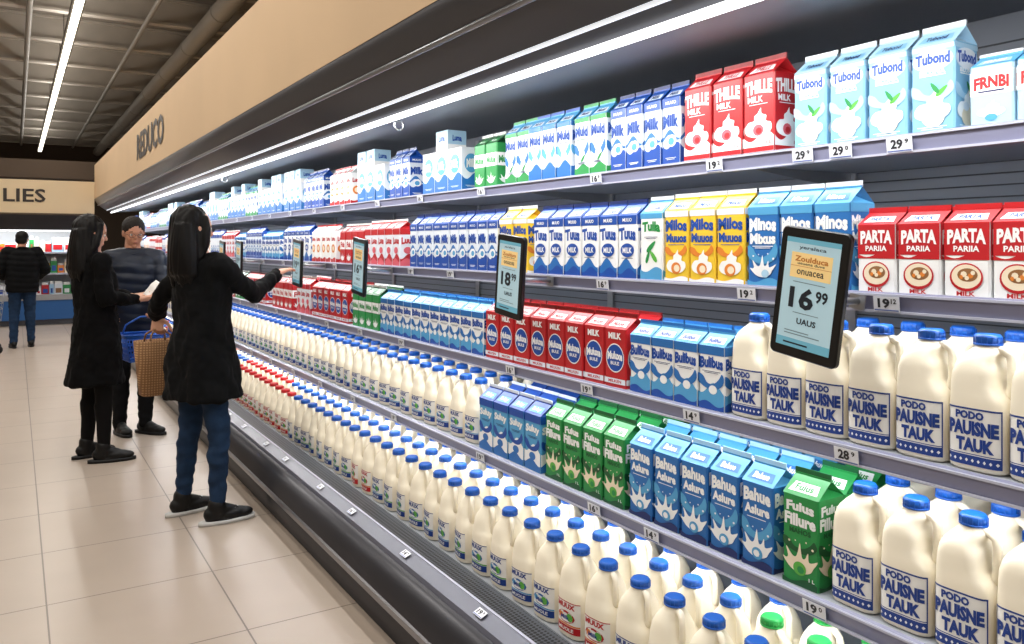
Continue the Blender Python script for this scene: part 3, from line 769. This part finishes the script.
# ------------------------------------------------------------ tablets
def rrect(w, h, r_, n=6):
    pts = []
    for cx, cy, a0 in ((w/2-r_, h/2-r_, 0), (-w/2+r_, h/2-r_, 90), (-w/2+r_, -h/2+r_, 180), (w/2-r_, -h/2+r_, 270)):
        for i in range(n+1):
            a = math.radians(a0+90*i/n); pts.append((cx+r_*math.cos(a), cy+r_*math.sin(a)))
    return pts
def tablet(y, big, small, roll, X=1.48, Z=1.37, lab=''):
    w, h, t = .176, .290, .016
    mb = MB(); P = rrect(w, h, .014); n = len(P)
    P2 = rrect(w-.005, h-.005, .012)
    layers = [(-t/2, P2), (-t/2+.003, P), (t/2-.003, P), (t/2, P2)]
    vs = [(x, -a, b_) for x, L in layers for a, b_ in L]
    fs = [tuple(range(n)), tuple(range(3*n, 4*n))[::-1]]
    for k in range(3): fs += [(k*n+i, k*n+n+i, k*n+n+(i+1) % n, k*n+(i+1) % n) for i in range(n)]
    mb.add(vs, fs, 'tablet_black')
    o = obj('price_display_tablet', mb.mesh('tablet'), (X, y, Z), rot=(math.radians(roll), 0, 0), label='black framed tablet price display showing %s on a pale screen' % big, cat='tablet display', group='tablet price displays')
    mb = MB(); sw, sh_ = w-.036, h-.046
    def q(a, b_, c, d, mat, o_=.0008):
        fn = lambda s, tt: (-t/2-o_, -s*sw, tt*sh_)
        mb.add([fn(a, b_), fn(c, b_), fn(c, d), fn(a, d)], [(0,1,2,3)], mat)
    q(-.5, -.5, .5, .5, 'screen_pale'); q(-.5, .455, .5, .5, 'screen_cyan', .0011); q(-.38, .14, .38, .37, 'screen_yellow', .0011)
    q(-.5, -.5, .5, -.42, 'screen_cyan', .0011); q(-.36, -.47, .1, -.455, 'screen_ink', .0014); q(-.36, -.38, .3, -.372, 'screen_grey', .0014); q(-.36, -.355, .1, -.347, 'screen_grey', .0014)
    q(-.30, .10, .30, .106, 'screen_grey', .0014); q(-.24, -.18, .24, -.174, 'screen_grey', .0014); q(-.38,.245,.38,.249,'screen_orange',.0014)
    fn = lambda s, tt: (-t/2-.0016, -s*sw, tt*sh_)
    mb.text('yeralaca', fn, 0, .415, .50, .04, 'screen_ink', .01); mb.text('Zoulduca', fn, 0, .315, .62, .05, 'screen_orange', .03); mb.text('ueuena duve', fn, 0, .275, .50, .025, 'screen_ink', .01); mb.text('onuacea', fn, 0, .195, .5, .045, 'screen_ink', .01)
    mb.text(big, fn, -.11, -.04, .46, .20, 'screen_ink', .035); mb.text(small, fn, .26, .0, .22, .11, 'screen_ink', .03)
    mb.text('UAUS', fn, .03, -.25, .36, .055, 'screen_ink', .03)
    obj('screen', mb.mesh('screen'), parent=o, label='lit pale blue screen with price')
    mb = MB(); L = 1.652-X
    mb.sweep([(t/2, 0, -.01), (L*.5, 0, -.015), (L, 0, -.02)], .008, 'steel', n=10)
    mb.box(t/2, t/2+.006, -.03, .03, -.04, .02, 'tablet_black'); mb.box(L-.003, L, -.02, .02, -.038, -.004, 'steel')
    obj('bracket', mb.mesh('bracket'), parent=o, label='metal mounting arm')
for y, bg, sm, ro in ((1.144,'16','99',8), (2.392,'18','99',6), (3.841,'16','99',6), (4.884,'19','99',5), (6.40,'19','99',5), (7.0,'16','99',5)):
    tablet(y, bg, sm, ro)

# ------------------------------------------------------------ far chillers
FB = (-2.5, 17.2, 0)
far = bpy.data.objects.new('wall_chiller', None); COL.objects.link(far); far.location = FB
far['label'] = 'far open wall chiller with blue base and bright shelves'; far['category'] = 'display case'
def fpart(n, mb, lab=None): return obj(n, mb.mesh(n, FB), parent=far, label=lab)
mb = MB(); mb.box(-6.5, 1.1, 17.2, 18.3, 0, .10, 'case_dark'); mb.box(-6.5, 1.1, 17.15, 18.3, .10, .46, 'case_blue'); mb.box(-6.5, 1.1, 17.12, 17.3, .46, .56, 'steel'); fpart('base', mb, 'blue front panel')
mb = MB(); mb.box(-6.5, 1.1, 18.2, 18.3, .46, 2.0, 'offwhite'); fpart('back_panel', mb)
mb = MB(); mb.box(-6.5, 1.1, 17.2, 18.3, 1.76, 2.05, 'case_dark'); fpart('canopy', mb)
mb = MB(); mb.box(-6.5, 1.1, 17.25, 17.32, 1.735, 1.76, 'led_glow'); fpart('lamp', mb)
area('chiller_light', (0, .2, 1.72), 7.4, .1, 70, (math.radians(25), 0, 0), (1, .98, .94), far)
for z in (.5, .92, 1.32):
    mb = MB(); mb.box(-6.5, 1.1, 17.45, 18.2, z, z+.03, 'rail_light'); fpart('shelf', mb)
mb = MB()
for z in (.532, .952, 1.352):
    x = -6.4
    while x < 1.0:
        w = random.uniform(.08, .2); h = random.uniform(.16, .30); c = random.choice(['yellow', 'white', 'cream', 'orange', 'offwhite', 'red', 'green', 'paleblue', 'white'])
        mb.box(x, x+w-.01, 17.5, 17.8, z, z+h*.8, c); mb.box(x+.01, x+w-.02, 17.55, 17.75, z+h*.8, z+h, 'white'); mb.box(x+.02, x+w-.03, 17.495, 17.5, z+.04, z+h*.5, random.choice(['red', 'white', 'blue', 'brown']))
        x += w
obj('chilled_packages', mb.mesh('chilled_packages'), kind='stuff', label='small colourful chilled food packages on far shelves', cat='food packages')

# shopping trolley near the far man
def trolley(loc, rot):
    mb = MB(); W0, W1 = .24, .29
    for i in range(7):
        z = .45+i*.08; k = i/6
        x0, x1 = -.40-.02*k, .40+.05*k; w = W0+(W1-W0)*k
        mb.sweep([(x0,-w,z),(x1,-w*.8,z),(x1,w*.8,z),(x0,w,z)], .005 if i < 6 else .009, 'steel', n=6, closed=True)
    for i in range(15):
        k = i/14; x = -.40+.8*k; xt = -.42+.87*k; w0 = W0*(1-.2*k); w1 = W1*(1-.2*k)
        for s_ in (-1, 1): mb.sweep([(x, s_*w0, .45), (xt, s_*w1, .93)], .003, 'steel', n=5)
        mb.sweep([(x, -w0, .45), (x, w0, .45)], .003, 'steel', n=5)
    for s_ in (-1, 1):
        mb.sweep([(-.46, s_*.27, 1.0), (-.40, s_*.25, .45), (-.36, s_*.25, .20), (.36, s_*.20, .14)], .012, 'steel', n=8)
    o = obj('shopping_trolley', mb.mesh('trolley'), loc, rot=rot, label='steel wire shopping trolley with red handle', cat='shopping trolley')
    mb = MB(); mb.sweep([(-.47, -.29, 1.01), (-.47, .29, 1.01)], .017, 'basket_red', n=10); obj('handle', mb.mesh('handle'), parent=o, label='red plastic handle')
    for x, y in ((-.36,-.25),(-.36,.25),(.36,-.20),(.36,.20)):
        mb = MB(); mb.sweep([(x, y-.014, .062), (x, y+.014, .062)], .06, 'black', n=18); mb.box(x-.014, x+.014, y-.02, y+.02, .06, .15 if x > 0 else .21, 'basket_red')
        obj('wheel', mb.mesh('wheel'), parent=o)
trolley((-.57, 13.05, 0), (0, 0, .05))

# ------------------------------------------------------------ people
UP = Vector((0, 0, 1))
def hand(mb, w, d, n, side, curl=.5, k=1.0, point=False):
    d = Vector(d).normalized(); n = Vector(n); n = (n-d*n.dot(d)).normalized(); s = Vector(side); s = (s-d*s.dot(d)-n*s.dot(n)).normalized()
    w = Vector(w)
    for off in (.030, .010, -.010, -.029):
        mb.tube([w+s*off*.45, w+d*.085*k+s*off], [.014, .0115])
    lens = (.070, .079, .073, .056)
    for i, off in enumerate((.031, .0105, -.0105, -.031)):
        p = w+d*(.085 if i in (1, 2) else .080)+s*off; a = 0; pts = [p]; c = curl
        if point and i == 0: c = .08
        dirv = (d+s*off*1.5).normalized()
        for fr in (.45, .30, .25):
            a += c*(.75 if fr == .45 else .9)
            dd = dirv*math.cos(a)+n*math.sin(a); p = p+dd*lens[i]*fr*k; pts.append(p)
        mb.tube(pts, [.0090, .0083, .0076, .0066], n=10)
    t0 = w+d*.022+s*.022; t1 = t0+(d*.55+s*.75+n*.25).normalized()*.042; t2 = t1+(d*.8+s*.35+n*.35).normalized()*.032; t3 = t2+(d*.85+s*.05+n*.5).normalized()*.026
    mb.tube([t0, t1, t2, t3], [.014, .0115, .0098, .0082], n=10)

def head(mb, c, ax, k=1.0):
    f, l, u = ax
    def P(a, b_, z): return c+f*a*k+l*b_*k+u*z*k
    A = (f, l, u)
    def E(p, r_): mb.ell(P(*p), tuple(x*k for x in r_), ax=A, n=20, k=14)
    E((-.005, 0, .015), (.092, .073, .100)); E((.018, 0, -.048), (.064, .054, .062)); E((.058, 0, -.092), (.020, .022, .018))
    E((.044, .032, -.030), (.034, .027, .034)); E((.044, -.032, -.030), (.034, .027, .034)); E((.066, 0, .022), (.022, .050, .012))
    mb.tube([P(.080, 0, .008), P(.097, 0, -.022)], [.007*k, .0095*k]); E((.092, 0, -.027), (.011, .014, .008))
    E((.078, 0, -.054), (.010, .020, .006)); E((.076, 0, -.065), (.010, .018, .006))
    for sgn in (1, -1): E((-.004, .075*sgn, -.008), (.017, .008, .029)); E((.004, .077*sgn, .0), (.008, .009, .016))
    mb.tube([P(-.02, 0, -.04), P(-.035, 0, -.12)], [.050*k, .052*k])

def rings_tube(mb, base, F, L, rings, mat='skin', n=28):
    fr = lambda x, y, z: tuple(Vector(base)+F*x+L*y+UP*z)
    mb.loft([(z, a, b_, 2.3, fo, lo) for z, a, b_, fo, lo in rings], mat, n, frame=fr)

def person(name_label, base, heading, H, hd, coat, legs, feet, armR, armL, handR, handL, hair, mats, male=False, headpos=None, vox=.006):
    base = Vector(base); s = H/1.68
    F = Vector((math.cos(heading), math.sin(heading), 0)); L = UP.cross(F)
    def P(a, b_, z): return base+F*a+L*b_+UP*(z*s)
    hf = Vector((math.cos(hd[0])*math.cos(hd[1]), math.sin(hd[0])*math.cos(hd[1]), math.sin(hd[1])))
    hl = UP.cross(hf).normalized(); hu = hf.cross(hl); ax = (hf, hl, hu)
    hc = headpos or P(.01, 0, 1.56)
    mb = MB()
    head(mb, hc, ax, 1.0*s)
    neck = P(-.01, 0, 1.41)
    mb.tube([hc-hf*.03-UP*.05, neck, P(-.01, 0, 1.34)], [.052*s, .055*s, .07*s])
    sw = .175 if male else .155
    rings_tube(mb, base, F, L, [(.84*s,.085,.12,0,0),(.92*s,.105,.150,0,0),(1.04*s,.09,.12,0,0),(1.2*s,.105,.14,0,0),(1.32*s,.095,.15,0,0),(1.38*s,.07,.12,0,0),(1.41*s,.05,.06,0,0)])
    for A in (armR, armL):
        mb.tube([A[0], A[1], A[2]], [.045*s, .036*s, .025*s])
    hand(mb, armR[2], *handR); hand(mb, armL[2], *handL)
    for sg, ft in zip((-1, 1), feet):
        hip = P(0, .085*sg, .88); ank = Vector((ft[0], ft[1], .09)); fd = Vector((math.cos(ft[2]), math.sin(ft[2]), 0))
        kn = (hip+ank)/2+F*ft[3]+UP*.0
        mb.tube([hip, kn, ank+fd*-.02], [.074*s, .046*s, .031*s]); mb.tube([kn.lerp(ank, .3)-F*.015, kn.lerp(ank, .45)-F*.01], [.044*s, .039*s])
        mb.tube([ank+fd*-.03-UP*.03, ank+fd*.13-UP*.055], [.03, .022])
    body = obj('person', remesh(mb, vox, 3, 'person', mats['skin'], base), base, label=name_label, cat='person')
    # trousers
    mb = MB(); gl = legs['grow']
    rings_tube(mb, base, F, L, [(.80*s,.10,.14,0,0),(.90*s,.120,.162,0,0),(1.0*s,.105,.145,0,0)])
    for sg, ft in zip((-1, 1), feet):
        hip = P(0, .085*sg, .86); ank = Vector((ft[0], ft[1], legs['hem'])); fd = Vector((math.cos(ft[2]), math.sin(ft[2]), 0))
        kn = (hip+Vector((ft[0], ft[1], .09)))/2+F*ft[3]
        mb.tube([hip, kn, ank-fd*.015], [.092*s+gl, .064*s+gl, .046*s+gl], n=18)
        mb.tube([kn.lerp(ank, .25)-F*.012, kn.lerp(ank, .45)-F*.01], [.061*s+gl, .055*s+gl], n=18)
    wr = legs.get('wr', .009)
    dz = lambda p: wr*noise.noise(Vector((p.x*12, p.y*12, p.z*26)))
    obj(legs['name'], remesh(mb, .009, 4, legs['name'], mats['legs'], base, dz), parent=body, label=legs['label'])
    # shoes
    for sg, ft in zip((-1, 1), feet):
        c = Vector((ft[0], ft[1], 0)); fd = Vector((math.cos(ft[2]), math.sin(ft[2]), 0)); sd = UP.cross(fd)
        mb = MB(); A = (fd, sd, UP)
        mb.ell(c+fd*-.035+UP*.055, (.055, .038, .042), ax=A); mb.ell(c+fd*.06+UP*.045, (.095, .043, .032), ax=A); mb.ell(c+fd*.115+UP*.038, (.06, .042, .028), ax=A)
        mb.tube([c+fd*-.02+UP*.06, c+fd*-.02+UP*legs['shaft']], [.045, .047])
        mb.tube([c+fd*.0+UP*.075, c+fd*.07+UP*.055], [.038, .03])
        mb.ell(c+fd*.04+UP*.022, (.12, .042, .02), ax=A)
        sh = obj('shoe', remesh(mb, .006, 3, 'shoe', 'shoe_black', base), parent=body, label=legs['shoe'])
        mb = MB(); out = []
        for i in range(28):
            t = 2*math.pi*i/28; a = .150*math.cos(t); b_ = .046*math.sin(t)*(1+.18*math.cos(t))*(1 if abs(math.cos(t)) > .6 else .95)
            out.append((a+.035, b_))
        vs = [tuple(c+fd*a+sd*b_+UP*z-base) for z in (0.001, .022) for a, b_ in out]
        n = 28; mb.add(vs, [(i, (i+1) % n, n+(i+1) % n, n+i) for i in range(n)]+[tuple(range(n))[::-1], tuple(range(n, 2*n))], legs['sole'], True)
        obj('sole', mb.mesh('sole'), parent=sh, label='flat rubber sole')
        if legs['sole'] == 'sole_white':
            mb = MB()
            for i in range(4):
                q_ = c+fd*(.035+i*.018)+UP*(.092-i*.006)
                mb.sweep([q_-sd*.022-UP*.008-base, q_+UP*.004-base, q_+sd*.022-UP*.008-base], .003, 'sole_white')
            obj('laces', mb.mesh('laces'), parent=sh, label='pale laces')
    # coat
    mb = MB()
    rings_tube(mb, base, F, L, [(z*s, a, b_, fo, lo) for z, a, b_, fo, lo in coat['rings']], n=36)
    for A, sg in ((armR, -1), (armL, 1)):
        sh0 = P(-.005, sg*sw*.55, 1.365)
        e = A[2].lerp(A[1], .06)
        mb.tube([sh0, A[0]-UP*.005, A[1], e], [.072, coat['sl'][0], coat['sl'][1], coat['sl'][2]], n=18)
    if coat.get('quilt'):
        dz = lambda p: .007*abs(math.sin(p.z*40+.6*math.sin(p.x*8)))+.006*noise.noise(Vector((p.x*14, p.y*14, p.z*14)))
    else:
        dz = lambda p: .018*noise.noise(Vector((p.x*8, p.y*8, p.z*2.6)))+.016*noise.noise(Vector((p.x*16, p.y*16, p.z*9)))+.005*noise.noise(Vector((p.x*40, p.y*40, p.z*34)))
    ct = obj(coat['name'], remesh(mb, .009, 6, coat['name'], mats['coat'], base, dz), parent=body, label=coat['label'])
    # collar
    mb = MB(); pts = []
    for i in range(16):
        t = 2*math.pi*i/16; pts.append(P(-.012+.075*math.cos(t), .078*math.sin(t), 1.415-.025*math.cos(t)))
    mb.sweep(pts, .019, mats['coat'], n=10, closed=True)
    obj('collar', mb.mesh('collar', base), parent=ct)
    # hair
    mb = MB(); h = hair
    HP = lambda a, b_, z: hc+hf*(a*s)+hl*(b_*s)+hu*(z*s)
    if h['long']:
        mb.ell(HP(-.024, 0, .024), (.100*s, .087*s, .106*s), ax=ax, n=24, k=16)
        zb = h['z']; N = 10
        hF = hf.copy(); hF.z = 0; hF.normalize()
        q0 = (hc-base)
        bx = -F*.098
        vs = []; n = 30; RR = []
        for i in range(N):
            q = i/(N-1); z = q0.z+.03-(q0.z+.03-zb+base.z)*q
            a = .080*(1-q)+.070*q+.012*math.sin(q*math.pi)-(.03 if i == N-1 else 0); b_ = .087+.028*math.sin(min(1, q*1.3)*math.pi*.5)-(.03 if i == N-1 else 0)
            cc = (q0-hF*.042)*(1-q)+bx*q
            AX = (hF*(1-q)+F*q).normalized(); BX = UP.cross(AX)
            RR.append((cc, AX, BX, a, b_, z))
        for cc, AX, BX, a, b_, z in RR[::-1]:
            for i in range(n):
                t = 2*math.pi*i/n; c_, s_ = math.cos(t), math.sin(t)
                x = math.copysign(abs(c_)**.85, c_)*a; y = math.copysign(abs(s_)**.85, s_)*b_
                p = base+Vector((cc.x, cc.y, 0))+AX*x+BX*y+UP*z; vs.append(tuple(p))
        fs = [(k*n+i, k*n+(i+1) % n, (k+1)*n+(i+1) % n, (k+1)*n+i) for k in range(N-1) for i in range(n)]+[tuple(range(n))[::-1], tuple(range((N-1)*n, N*n))]
        mb.add(vs, fs, 'hair_dark', True)
        for sg in (1, -1):
            mb.tube([HP(.030, .066*sg, .062), HP(.034, .078*sg, .0), HP(.026, .084*sg, -.07), HP(.004, .094*sg, -.15)], [.018, .022, .026, .022])
        for i in range(11):
            t = math.pi*(.5+i/10); xx = -.098+.055*math.cos(t); yy = .088*math.sin(t)
            p0 = base+F*xx+L*yy+UP*(zb-base.z+.06); mb.tube([p0, p0-UP*(.060+.05*((i*37) % 5)/5)+F*.006], [.026, .006])
        dz = lambda p: .006*noise.noise(Vector((p.x*60, p.y*60, p.z*3)))+.008*noise.noise(Vector((p.x*20, p.y*20, p.z*4)))
        obj('hair', remesh(mb, .006, 3, 'hair', 'hair_dark', base, dz), parent=body, label='long straight dark hair')
    else:
        mb.ell(HP(-.017, 0, .038), (.0955*s, .083*s, .090*s), ax=ax, n=24, k=16)
        mb.ell(HP(-.055, 0, -.01), (.052*s, .077*s, .07*s), ax=ax, n=24, k=16)
        dz = lambda p: .003*noise.noise(p*90)
        obj('hair', remesh(mb, .006, 2, 'hair', hair['mat'], base, dz), parent=body, label=hair['lab'])
    for sg in (1, -1):
        mb = MB(); c = HP(.0705, .030*sg, .0)-base
        mb.ell(c, .0115*s, 'eye_white', n=14, k=10); mb.ell(c+hf*.0078, .0058*s, 'eye_iris', n=10, k=8)
        obj('eye', mb.mesh('eye'), parent=body)
        mb = MB(); mb.sweep([HP(.082, (.016)*sg, .021)-base, HP(.081, .030*sg, .025)-base, HP(.070, .046*sg, .020)-base], [.002, .003, .0018], hair['mat'] if not h['long'] else 'hair_dark')
        obj('eyebrow', mb.mesh('eyebrow'), parent=body)
    mb = MB(); mb.sweep([HP(.077, -.016, -.060)-base, HP(.086, -.006, -.058)-base, HP(.086, .006, -.058)-base, HP(.077, .016, -.060)-base], [.0015, .0035, .0035, .0015], 'lip')
    obj('lips', mb.mesh('lips'), parent=body)
    if h.get('glasses'):
        mb = MB()
        for sg in (1, -1):
            mb.sweep([HP(.100, .031*sg+.023*math.cos(t*.449), -.002+.016*math.sin(t*.449))-base for t in range(14)], .0018, 'glass_frame', closed=True)
            mb.sweep([HP(.100, .054*sg, .002)-base, HP(.05, .077*sg, .004)-base, HP(-.01, .082*sg, .0)-base], .0018, 'glass_frame')
        mb.sweep([HP(.100, -.009, .002)-base, HP(.104, 0, .005)-base, HP(.100, .009, .002)-base], .0018, 'glass_frame')
        obj('glasses', mb.mesh('glasses'), parent=body, label='thin dark framed glasses')
    return body
V = Vector
R = math.radians
# woman reaching for the tablet
a = R(18); B1 = V((.86, 4.56, 0)); F = V((math.cos(a), math.sin(a), 0)); L = UP.cross(F)
sR = B1-L*.155+F*.01+UP*1.365; sL = B1+L*.155-F*.01+UP*1.365
wR = V((1.315, 4.725, 1.315))
person('woman with long dark hair in black coat and jeans, reaching out', B1, a, 1.68, (R(10), R(-4)),
  dict(name='coat', label='black hip-length winter coat', sl=(.062, .054, .042), rings=[(.66,.182,.218,.01,0),(.72,.176,.214,.01,0),(.9,.152,.194,0,0),(1.05,.130,.172,0,0),(1.2,.132,.176,0,0),(1.3,.122,.170,-.01,0),(1.37,.095,.15,-.01,0),(1.42,.062,.08,-.012,0)]),
  dict(name='jeans', label='dark blue denim jeans', grow=-.005, hem=.10, shaft=.10, shoe='black sneaker with pale sole', sole='sole_white'),
  [(.93, 4.44, R(5), .02), (.80, 4.70, R(15), .0)],
  [sR, V((1.12, 4.54, 1.205)), wR], [sL, V((.68, 4.83, 1.17)), V((.69, 4.95, 1.08))],
  (V((1.47, 4.87, 1.36))-wR, V((.35, .2, -1)), V((-.7, .7, .2)), .25, 1.0, True), (V((0, 0, -1)), V((.6, .7, 0)), V((.8, -.4, 0)), 1.1),
  dict(long=True, z=1.29, mat='hair_dark'), dict(skin='skin', coat='coat_black', legs='jeans'), headpos=B1-F*.045+UP*1.565)
# woman in long coat
a = R(8); B2 = V((.47, 6.2, 0)); F = V((math.cos(a), math.sin(a), 0)); L = UP.cross(F)
sR = B2-L*.155+UP*1.365; sL = B2+L*.155+UP*1.365
person('woman with long dark hair in long black coat holding white paper', B2, a, 1.68, (R(4), R(-12)),
  dict(name='coat', label='long black knee-length coat', sl=(.064, .055, .044), rings=[(.53,.175,.212,.0,0),(.62,.170,.205,.0,0),(.85,.146,.186,0,0),(1.05,.128,.168,0,0),(1.2,.132,.176,0,0),(1.3,.122,.172,-.01,0),(1.37,.095,.15,-.01,0),(1.42,.062,.08,-.012,0)]),
  dict(name='leggings', label='black opaque leggings', grow=-.006, hem=.09, shaft=.11, shoe='low black ankle shoe', sole='shoe_black', wr=.002),
  [(.53, 6.10, R(-5), .01), (.44, 6.30, R(15), .0)],
  [sR, V((.52, 6.00, 1.12)), V((.72, 6.10, 1.10))], [sL, V((.53, 6.42, 1.12)), V((.71, 6.31, 1.11))],
  (V((1, .25, .1)), V((0, .5, 1)), V((0, 1, -.3)), .5), (V((1, -.25, .1)), V((0, -.5, 1)), V((0, -1, -.3)), .5),
  dict(long=True, z=1.27, mat='hair_dark'), dict(skin='skin', coat='coat_long', legs='tights'), headpos=B2-F*.02+UP*1.56)
# man with glasses
a = R(-100); B3 = V((.80, 6.98, 0)); F = V((math.cos(a), math.sin(a), 0)); L = UP.cross(F)
sR = B3-L*.175+UP*1.38; sL = B3+L*.175+UP*1.38
person('older man with short hair and glasses in dark navy jacket', B3, a, 1.70, (R(-84), R(-14)),
  dict(name='jacket', label='dark navy padded jacket', quilt=True, sl=(.066, .058, .048), rings=[(.78,.14,.185,0,0),(.85,.145,.19,0,0),(1.0,.145,.185,0,0),(1.2,.145,.192,0,0),(1.3,.13,.19,0,0),(1.37,.10,.16,-.01,0),(1.43,.065,.085,-.012,0)]),
  dict(name='trousers', label='dark trousers', grow=.004, hem=.08, shaft=.09, shoe='black leather shoe', sole='shoe_black'),
  [(.70, 6.93, R(-75), .01), (.88, 6.86, R(-50), .01)],
  [sR, V((.58, 6.92, 1.14)), V((.60, 6.76, 1.00))], [sL, V((1.01, 6.82, 1.15)), V((.91, 6.62, 1.03))],
  (V((.1, -.5, -.8)), V((.7, 0, -.2)), V((0, -1, .5)), .7), (V((-.2, -.1, -1)), V((-.8, -.3, 0)), V((-.2, -1, 0)), 1.1),
  dict(long=False, mat='hair_grey', lab='short greying dark hair', glasses=True), dict(skin='skin_man', coat='jacket_navy', legs='trousers_dark'), male=True)
# far man from behind
a = R(95); B4 = V((.09, 13.6, 0)); F = V((math.cos(a), math.sin(a), 0)); L = UP.cross(F)
sR = B4-L*.185+UP*1.38; sL = B4+L*.185+UP*1.38
person('man in black jacket and jeans seen from behind', B4, a, 1.68, (R(75), R(-5)),
  dict(name='jacket', label='black padded jacket', quilt=True, sl=(.08, .07, .055), rings=[(.80,.15,.20,0,0),(.88,.16,.21,0,0),(1.0,.16,.21,0,0),(1.2,.165,.22,0,0),(1.3,.15,.21,0,0),(1.37,.12,.17,-.01,0),(1.43,.07,.09,-.012,0)]),
  dict(name='jeans', label='blue jeans', grow=.004, hem=.08, shaft=.09, shoe='black shoe', sole='shoe_black'),
  [(.20, 13.62, R(90), .0), (-.02, 13.55, R(100), .03)],
  [sR, B4-L*.29-F*.03+UP*1.12, B4-L*.22+F*.14+UP*1.02], [sL, B4+L*.29-F*.03+UP*1.12, B4+L*.22+F*.14+UP*1.02],
  (F*.6+L*.6, UP*-1, F*.5, .6), (F*.6-L*.6, UP*-1, F*.5, .6),
  dict(long=False, mat='hair_dark', lab='short dark hair'), dict(skin='skin_man', coat='coat_black', legs='jeans'), male=True, vox=.009)

# wicker tote
c = V((.695, 4.96, .625)); k = .86
mb = MB()
mb.loft([(z*k, a_*k, b_*k, 3) for z, a_, b_ in ((0,.10,.055),(.01,.115,.065),(.2,.135,.075),(.36,.15,.08),(.365,.145,.075),(.2,.128,.068),(.02,.108,.058))], 'wicker', 28)
bag = obj('wicker_tote_bag', mb.mesh('bag'), c, label='brown woven wicker tote bag hanging from a hand', cat='bag', rot=(0, 0, R(10)))
for sy in (-.045, .045):
    mb = MB(); mb.sweep([(-.07*k, sy*1.5*k, .34*k), (-.06*k, sy*1.2*k, .40*k), (-.02*k, sy*.1*k, .44*k), (.02*k, sy*.1*k, .44*k), (.06*k, sy*1.2*k, .40*k), (.07*k, sy*1.5*k, .34*k)], .006, 'wicker', n=8)
    obj('handle', mb.mesh('handle'), parent=bag)
def basket(loc, mat, rot, lab):
    mb = MB()
    for i in range(5):
        z = .02+i*.04; k = 1+.18*i/4
        mb.sweep([(x*k, y*k, z) for x, y in ((-.17,-.11),(.17,-.11),(.17,.11),(-.17,.11))], .006, mat, closed=True)
    for i in range(11):
        x = -.17+.034*i
        for y in (-.11, .11): mb.sweep([(x, y, .005), (x*1.18, y*1.18, .19)], .005, mat, n=6)
    for i in range(7):
        y = -.11+.0366*i
        for x in (-.17, .17): mb.sweep([(x, y, .005), (x*1.18, y*1.18, .19)], .005, mat, n=6)
    mb.box(-.17, .17, -.11, .11, 0, .008, mat)
    mb.sweep([(x*1.2, y*1.2, .195) for x, y in ((-.17,-.11),(.17,-.11),(.17,.11),(-.17,.11))], .010, mat, closed=True)
    b_ = obj('shopping_basket', mb.mesh('basket'), loc, label=lab, cat='shopping basket', rot=rot)
    mb = MB(); mb.sweep([(-.2, 0, .19), (-.17, 0, .27), (-.07, 0, .325), (.07, 0, .325), (.17, 0, .27), (.2, 0, .19)], .007, mat, n=8)
    obj('handle', mb.mesh('handle'), parent=b_)
basket((.87, 6.60, .615), 'basket_blue', (0, 0, R(8)), 'blue plastic shopping basket held in a hand')
mb = MB(); N = 8; vs = []
for i in range(N+1):
    for j in range(N+1):
        x = (i/N-.5)*.13; y = (j/N-.5)*.17; vs.append((x, y, .014*noise.noise(V((x*22, y*22, 3)))))
fs = [(i*(N+1)+j, (i+1)*(N+1)+j, (i+1)*(N+1)+j+1, i*(N+1)+j+1) for i in range(N) for j in range(N)]
mb.add(vs, fs, 'paper', True); pm = mb.mesh('paper')
o = obj('crumpled_paper', pm, (.855, 6.185, 1.15), label='crumpled white paper held in both hands', cat='paper', rot=(R(35), R(-50), 0))
md = o.modifiers.new('s', 'SOLIDIFY'); md.thickness = .002

w = bpy.data.worlds.new('world'); scene.world = w; w.use_nodes = True
w.node_tree.nodes['Background'].inputs[0].default_value = (.9, .85, .78, 1); w.node_tree.nodes['Background'].inputs[1].default_value = .3
print('cartons', len(cartons), 'jugs', len(jugs), 'bottles', len(bottles))
